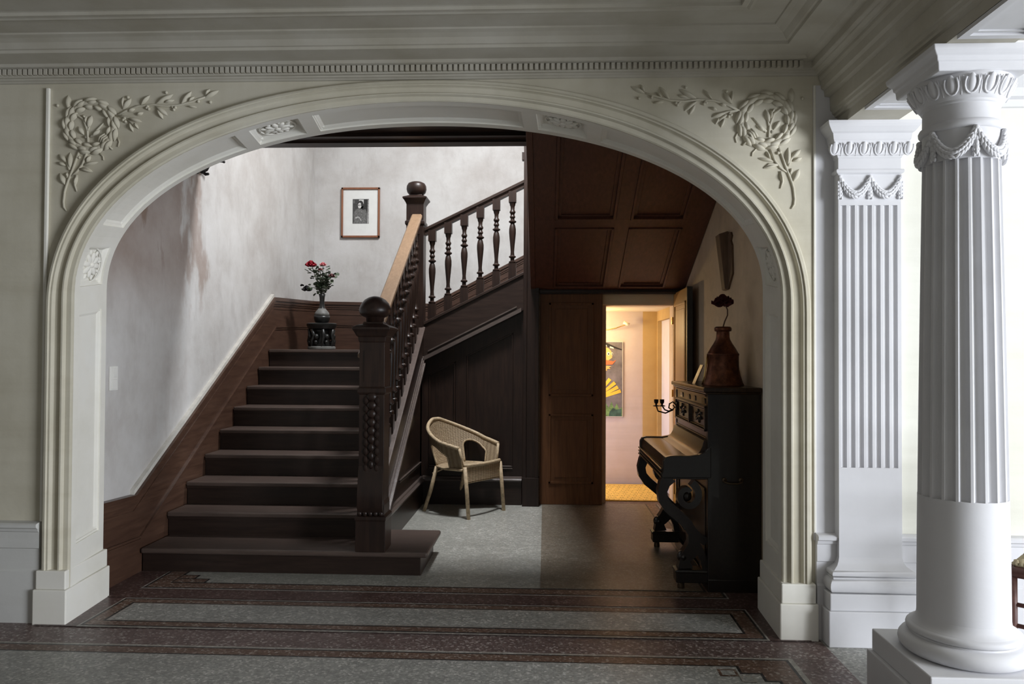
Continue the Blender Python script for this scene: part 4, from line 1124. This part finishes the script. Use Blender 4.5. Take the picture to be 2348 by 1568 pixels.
for sg in (-1, 1):
    mb = MB(); pts = []
    for k in range(25):
        u = k/24
        if u < .2: ph, v = .47, .03 + (.46-.03)*u/.2
        elif u > .8: ph, v = .88, .46 - (.46-.03)*(u-.8)/.2
        else:
            q = PI*(1-(u-.2)/.6); ph = .675+.205*math.cos(q); v = .46+.27*math.sin(q)
        pts.append(base(sg*ph).lerp(rim(sg*ph), v) + Vector((-.02*math.sin(PI*v)*(1-ph), 0, 0)))
    mb.tube(pts, .010, 8); mb.build('arch_binding', CANE, WCH, smooth=True)
mb = MB(); rows = []; uvr = []
for i in range(13):
    t_ = i/12; r = []; q_ = []
    for k in range(33):
        ph = -1 + 2*k/32; p = base(ph); f0 = Vector((.215, p.y, .44)) 
        c_ = Vector((.0, 0, .425)); q = c_.lerp(p if True else f0, t_); q.z = .43 - .012*math.sin(PI*t_)
        r.append(tuple(q)); q_.append((q.x, q.y))
    rows.append(r); uvr.append(q_)
mb.grid(rows, uv=uvr)
mb.build('seat', WICKER, WCH, smooth=True)
mb = MB(); rows = []; uvr = []; NH = 10
for i in range(21):
    t_ = -1 + i/10; r = []; q_ = []
    for j in range(NH+1):
        u = j/NH
        zb = .318 - .012*abs(t_)**3; zt = .468
        x_ = .225 + .035*(1-t_*t_) 
        r.append((x_, t_*.247, zb + (zt-zb)*u)); q_.append((t_*.25, u*.15))
    rows.append(r); uvr.append(q_)
mb.grid(rows, uv=uvr)
ap = mb.build('apron', WICKER, WCH, smooth=True)
sm = ap.modifiers.new('thick', 'SOLIDIFY'); sm.thickness = .014; sm.offset = 0
mb = MB(); mb.tube([(.225+.035*(1-t*t), t*.247, .470) for t in [-1+i/10 for i in range(21)]], .017, 9)
mb.tube([(.225-.02, -.25, .43), (0,-.255,.425), (-.17,-.19,.425)], .012, 8); mb.tube([(.225-.02, .25, .43), (0,.255,.425), (-.17,.19,.425)], .012, 8)
mb.build('seat_frame', CANE, WCH, smooth=True)
for (fx, fy, tx, ty, tz) in ((.282, -.248, .232, -.248, .46), (.282, .248, .232, .248, .46), (-.282, -.232, -.15, -.20, .425), (-.282, .232, -.15, .20, .425)):
    mb = MB(); mb.tube([(fx*.99, fy, 0), ((fx+tx)/2+(.0 if fx > 0 else .01), (fy+ty)/2, tz/2), (tx, ty, tz)], [.0165,.018,.017], 10)
    if fx < 0: mb.tube([(fx*.66, fy*.93, .36), (fx*.45, fy*.6, .40), (-.07, fy*.85, .42)], .008, 7)
    mb.build('leg', CANE, WCH, smooth=True)

# ------------------------------------------------------------------ rush chair at the side
RC = root('rush_seat_chair', 'rush seat chair with reddish rungs half hidden behind the round column', 'chair', (2.355, 3.48, 0), math.radians(-132))
m_ = MB(); m_.box(-.20, .20, -.19, .19, .495, .535)
for q in range(4):
    R_ = Matrix.Rotation(q*PI/2, 4, 'Z')
    for k in range(9): m_.tube([R_ @ Vector((-.19+.021*k, -.20, .532)), R_ @ Vector((-.19+.021*k, -.19+.020*k+.01, .548))], .0105, 6)
    for k in range(9): m_.tube([R_ @ Vector((.19-.021*k, -.20, .532)), R_ @ Vector((.19-.021*k, -.19+.020*k+.01, .548))], .0105, 6)
m_.build('seat', RUSH, RC, smooth=True)
m_ = MB()
for q in ((-.2,-.2,.2,-.2), (-.2,.2,.2,.2), (-.2,-.2,-.2,.2), (.2,-.2,.2,.2)): m_.tube([(q[0],q[1],.502), (q[2],q[3],.502)], .026, 10)
m_.build('seat_rail', RUSTW, RC, smooth=True)
for (x_, y_) in ((-.2,-.2), (.2,-.2), (-.2,.2), (.2,.2)):
    m_ = MB(); m_.tube([(x_, y_, 0), (x_, y_, .25), (x_, y_, .52)] + ([(x_, y_+.03, .8), (x_, y_+.06, 1.0)] if y_ > 0 else []), .018, 10); m_.build('leg', RUSTW, RC, smooth=True)
for z in (.36, .268):
    for q in ((-.2,-.2,-.2,.2), (.2,-.2,.2,.2)):
        m_ = MB(); m_.tube([(q[0],q[1],z), (q[2],q[3],z)], .010, 8); m_.build('rung', RUSTW, RC, smooth=True)
m_ = MB()
for z in (.66, .80, .94): m_.box(-.2, .2, .2+.09*(z-.5), .215+.09*(z-.5), z, z+.05)
m_.build('back_slat', RUSTW, RC)

# ------------------------------------------------------------------ landing: carved stand, vase, roses
PX, PY, PZ = -2.258, 7.60, 1.4895
sd = root('carved_stand', 'low black carved round stand on the stair landing under the flower vase', 'stand', (PX, PY, PZ))
m_ = MB(); m_.lathe([(.120,0), (.138,.008), (.140,.026), (.130,.034)], 36); m_.build('base', GREYB, sd, smooth=True, auto=40)
m_ = MB(); m_.lathe([(.10,.034), (.085,.06), (.08,.12), (.09,.18), (.10,.205)], 30)
for k in range(7):
    a = 2*PI*k/7 - .4
    m_.tube([(.118*math.cos(a), .118*math.sin(a), .03), (.135*math.cos(a+.1), .135*math.sin(a+.1), .09), (.112*math.cos(a+.2), .112*math.sin(a+.2), .14), (.128*math.cos(a+.1), .128*math.sin(a+.1), .205)], [.016,.012,.022,.014], 8)
    m_.ell((.115*math.cos(a+.45), .115*math.sin(a+.45), .13), (.026,.026,.03), 10, 7)
    m_.ell((.118*math.cos(a+.4), .118*math.sin(a+.4), .075), (.02,.02,.022), 10, 7)
m_.build('carved_body', BLACKL, sd, smooth=True)
m_ = MB(); m_.lathe([(.11,.205), (.132,.212), (.138,.225), (.150,.245), (.150,.262), (.14,.268)], 36); m_.build('top', BLACKL, sd, smooth=True, auto=40)
vs_ = root('flower_vase', 'dark bottle vase with an ash-grey shoulder on the carved stand', 'vase', (PX, PY, PZ+.269))
m_ = MB(); m_.lathe([(.055,0), (.072,.02), (.080,.05), (.078,.075)], 32); m_.build('belly', BLACKL, vs_, smooth=True)
m_ = MB(); m_.lathe([(.078,.075), (.070,.105), (.050,.13), (.034,.148)], 32); m_.build('shoulder', GREYB, vs_, smooth=True)
m_ = MB(); m_.lathe([(.034,.148), (.026,.17), (.023,.21), (.026,.26), (.034,.295), (.030,.296), (.022,.26), (.018,.2)], 28, caps=False); m_.build('neck', BLACKL, vs_, smooth=True)
B0 = (PX, PY, PZ+.269+.20)
rose('red_rose', 'large crimson rose standing highest in the landing vase', B0, (-.112, -.02, .405), [(-.01,0,.1), (-.05,-.01,.22)], .058, ROSE, leaves=24, seed=11, group='roses in the landing vase')
rose('pink_rose', 'pink and white rose beside the crimson rose in the landing vase', B0, (.012, -.02, .400), [(.0,0,.1), (.008,0,.25)], .034, PINKP, leaves=26, seed=12, group='roses in the landing vase')
rose('pink_rose', 'small pink rosebud just below the pink and white rose', B0, (-.012, -.035, .345), [(.0,-.01,.1), (-.008,-.02,.22)], .024, PINKP, leaves=18, seed=13, group='roses in the landing vase')
rose('faded_rose', 'drooping faded mauve rose leaning toward the framed photograph', B0, (.098, -.01, .285), [(.015,0,.12), (.06,-.005,.26)], .036, MAUVE, leaves=20, seed=14, group='roses in the landing vase')
rose('withered_rose', 'black withered bloom hanging low on the landing vase', B0, (-.150, -.02, .155), [(-.02,0,.11), (-.08,-.01,.16)], .052, BLACKP, leaves=12, seed=15, group='roses in the landing vase', lm=BLACKP)
sp2 = root('leaf_sprig', 'leafy green rose sprig with no bloom in the landing vase', 'foliage', B0)
rnd = random.Random(5); m_ = MB(); st_ = MB()
for k in range(5):
    e = Vector((rnd.uniform(-.09,.10), rnd.uniform(-.05,.05), rnd.uniform(.2,.34))); st_.tube([(0,0,0), (e.x*.3, e.y*.3, e.z*.5), tuple(e)], .0028, 6)
    for q in range(13):
        p = Vector((0,0,.06)).lerp(e, rnd.uniform(.25,1)) + Vector((rnd.uniform(-.045,.045), rnd.uniform(-.03,.03), rnd.uniform(-.02,.03)))
        M = Matrix.Translation(p) @ Matrix.Rotation(rnd.uniform(0,6.3), 4, 'Z') @ Matrix.Rotation(rnd.uniform(-.7,.7), 4, 'Y') @ Matrix.Rotation(rnd.uniform(-.7,.7), 4, 'X')
        ln = rnd.uniform(.035,.06)
        m_.grid([[(ln*u, -ln*.42*math.sin(PI*(.04+.92*u)), .003), (ln*u, 0, -.004), (ln*u, ln*.42*math.sin(PI*(.04+.92*u)), .003)] for u in (0,.2,.4,.6,.8,1)], M=M, mi=rnd.choice((0,0,1)))
st_.build('stem', STEM, sp2); m_.build('foliage', [LEAF, LEAFP], sp2, smooth=True)

# ------------------------------------------------------------------ framed photograph
fp = root('framed_photograph', 'framed black and white portrait photograph on the pale landing wall', 'picture', (-2.137, YBK, 3.085))
W2, H2 = .224, .290; m_ = MB()
m_.box(-W2, W2, -.034, -.004, H2-.022, H2); m_.box(-W2, W2, -.034, -.004, -H2, -H2+.022); m_.box(-W2, -W2+.020, -.034, -.004, -H2, H2); m_.box(W2-.020, W2, -.034, -.004, -H2, H2)
m_.build('frame', FRAMEW, fp, bevel=.002)
m_ = MB(); m_.box(-W2+.01, W2-.01, -.016, -.004, -H2+.01, H2-.01); mt = m_.build('mat_board', MATB, fp)
GR = [simple('photo_grey_%d' % i, (c,c,c*.98), .5, var=.45, scale=60) for i, c in enumerate((.055, .02, .14, .42, .62))]
m_ = MB()
def ff(pts, mi, k): m_.add([(a, -.0165-k*.0003, b) for a, b in pts], [tuple(range(len(pts)))], mi)
ff([(-.094,-.128), (.096,-.128), (.096,.158), (-.094,.158)], 0, 0)
ff([(-.02,.12), (.035,.10), (.035,.152), (-.02,.152)], 4, 1); ff([(.04,.02), (.075,.02), (.075,.155), (.04,.155)], 1, 1); ff([(.078,-.126), (.094,-.126), (.094,.15), (.086,.15)], 3, 1)
ff([(-.085,.11), (-.07,.11), (-.07,.15), (-.085,.15)], 2, 1)
ff([(-.075,-.10), (-.085,-.02), (-.06,.035), (-.02,.05), (.02,.05), (.06,.035), (.076,-.03), (.07,-.126), (-.09,-.126)], 2, 2)
ff(oval(-.002, .09, .036, .050), 1, 3); ff([(.0,.06), (.034,.08), (.05,.04), (.02,.03)], 1, 3)
ff(oval(-.012, .082, .020, .034), 4, 4); ff(oval(-.020, .087, .009, .006, 10), 1, 5); ff(oval(.002, .088, .008, .006, 10), 1, 5); ff([(-.012,.052), (.0,.052), (-.003,.048), (-.01,.048)], 2, 5)
ff(oval(-.045, -.055, .022, .010, 12, .5), 3, 3); ff([(-.03,-.045), (-.015,-.05), (.012,-.09), (.002,-.095)], 3, 3)
for k in range(40): 
    a, b = random.uniform(-.06,.06), random.uniform(-.115,.03); ff(oval(a, b, .004, .003, 6), random.choice((0, 3, 0)), 4)
m_.build('photograph', GR, mt, label='grey portrait print')

# ------------------------------------------------------------------ small things on the left wall
sw = root('light_switch', 'white double light switch on the stained stair wall', 'light switch', (XL, 4.605, 1.29))
m_ = MB(); m_.box(0, .010, -.043, .043, -.075, .075); m_.build('plate', PLAST, sw, bevel=.003)
for z in (-.036, .036):
    m_ = MB(); m_.box(.009, .016, -.026, .026, z-.030, z+.030); m_.build('rocker', PLAST, sw, bevel=.003)
ib = root('iron_hook', 'black wrought iron hook high on the stair wall under the arch', 'hook', (XL, 5.70, 2.86))
m_ = MB(); m_.lathe([(.03,0), (.034,.008), (.02,.016)], 14, M=Matrix.Rotation(PI/2, 4, 'Y')); m_.build('wall_plate', IRON, ib)
m_ = MB(); m_.tube([(.01,0,0), (.05,-.01,-.02), (.075,.0,.0), (.085,.04,.05), (.11,.10,.085), (.14,.14,.10), (.15,.16,.095)], [.012,.018,.016,.011,.009,.012,.009], 9)
m_.tube([(.04,0,-.015), (.06,.03,-.03), (.085,.02,-.03)], [.010,.014,.010], 8); m_.build('hook_arm', IRON, ib, smooth=True)

# ------------------------------------------------------------------ lights
def area(name, loc, tgt, sx, sy, e, col, spread=None):
    l = bpy.data.lights.new(name, 'AREA'); l.shape = 'RECTANGLE'; l.size = sx; l.size_y = sy; l.energy = e; l.color = col
    if spread: l.spread = math.radians(spread)
    o = bpy.data.objects.new(name, l); C.objects.link(o); o.location = loc
    o.rotation_euler = (Vector(tgt) - Vector(loc)).to_track_quat('-Z', 'Y').to_euler(); return o
area('window_daylight', (6.7, -.35, 1.6), (.2, 4.0, 1.3), 2.7, 2.6, 620, (.90,.94,1.0))
area('room_fill', (-1.5, -2.6, 1.9), (-.6, 4, 1.6), 4.0, 2.2, 16, (1.0,.95,.84))  # added fill lamp behind the camera, lifts the front room
area('stairwell_light', (-.40, 6.12, 4.9), (-.35, 7.0, 0), .45, .36, 158, (.97,.98,1.0))
area('stairwell_light', (-.40, 6.22, 4.9), (-.62, 6.35, 0), .4, .3, 7, (.97,.98,1.0), 70)  # added narrow lamp that brightens the floor and chair below
area('corridor_lamp', (.45, 8.1, 1.925), (.50, 8.2, 0), .5, .4, 3, (1.0,.80,.48))
area('corridor_daylight', (.02, 8.05, .8), (1.3, 8.3, .6), .8, 1.1, 12, (.84,.82,1.0))
pl_ = bpy.data.lights.new('lamp_bulb', 'POINT'); pl_.energy = 15; pl_.color = (1,.74,.36); pl_.shadow_soft_size = .05
po_ = bpy.data.objects.new('lamp_bulb', pl_); C.objects.link(po_); po_.location = (.45, 8.2, 1.72)
wo = bpy.data.worlds.new('world'); bpy.context.scene.world = wo; wo.use_nodes = True
bg = wo.node_tree.nodes['Background']; bg.inputs['Color'].default_value = (.82,.88,1.0,1); bg.inputs['Strength'].default_value = .06

# ------------------------------------------------------------------ camera
cam = bpy.data.cameras.new('camera'); cam.sensor_width = 36; cam.lens = 1740/2348*36; cam.clip_start = .05
co_ = bpy.data.objects.new('camera', cam); C.objects.link(co_)
r_, u_, f_ = Vector((.99906377,.04296542,.00505545)), Vector((-.0043377,-.01678195,.99984976)), Vector((-.0430438,.9989356,.01657987))
M = Matrix((r_, u_, -f_)).transposed().to_4x4(); M.translation = (0, 0, 1.45); co_.matrix_world = M
sc_ = bpy.context.scene; sc_.camera = co_
sc_.view_settings.view_transform = 'Standard'; sc_.view_settings.look = 'None'; sc_.view_settings.exposure = 0; sc_.view_settings.gamma = 1
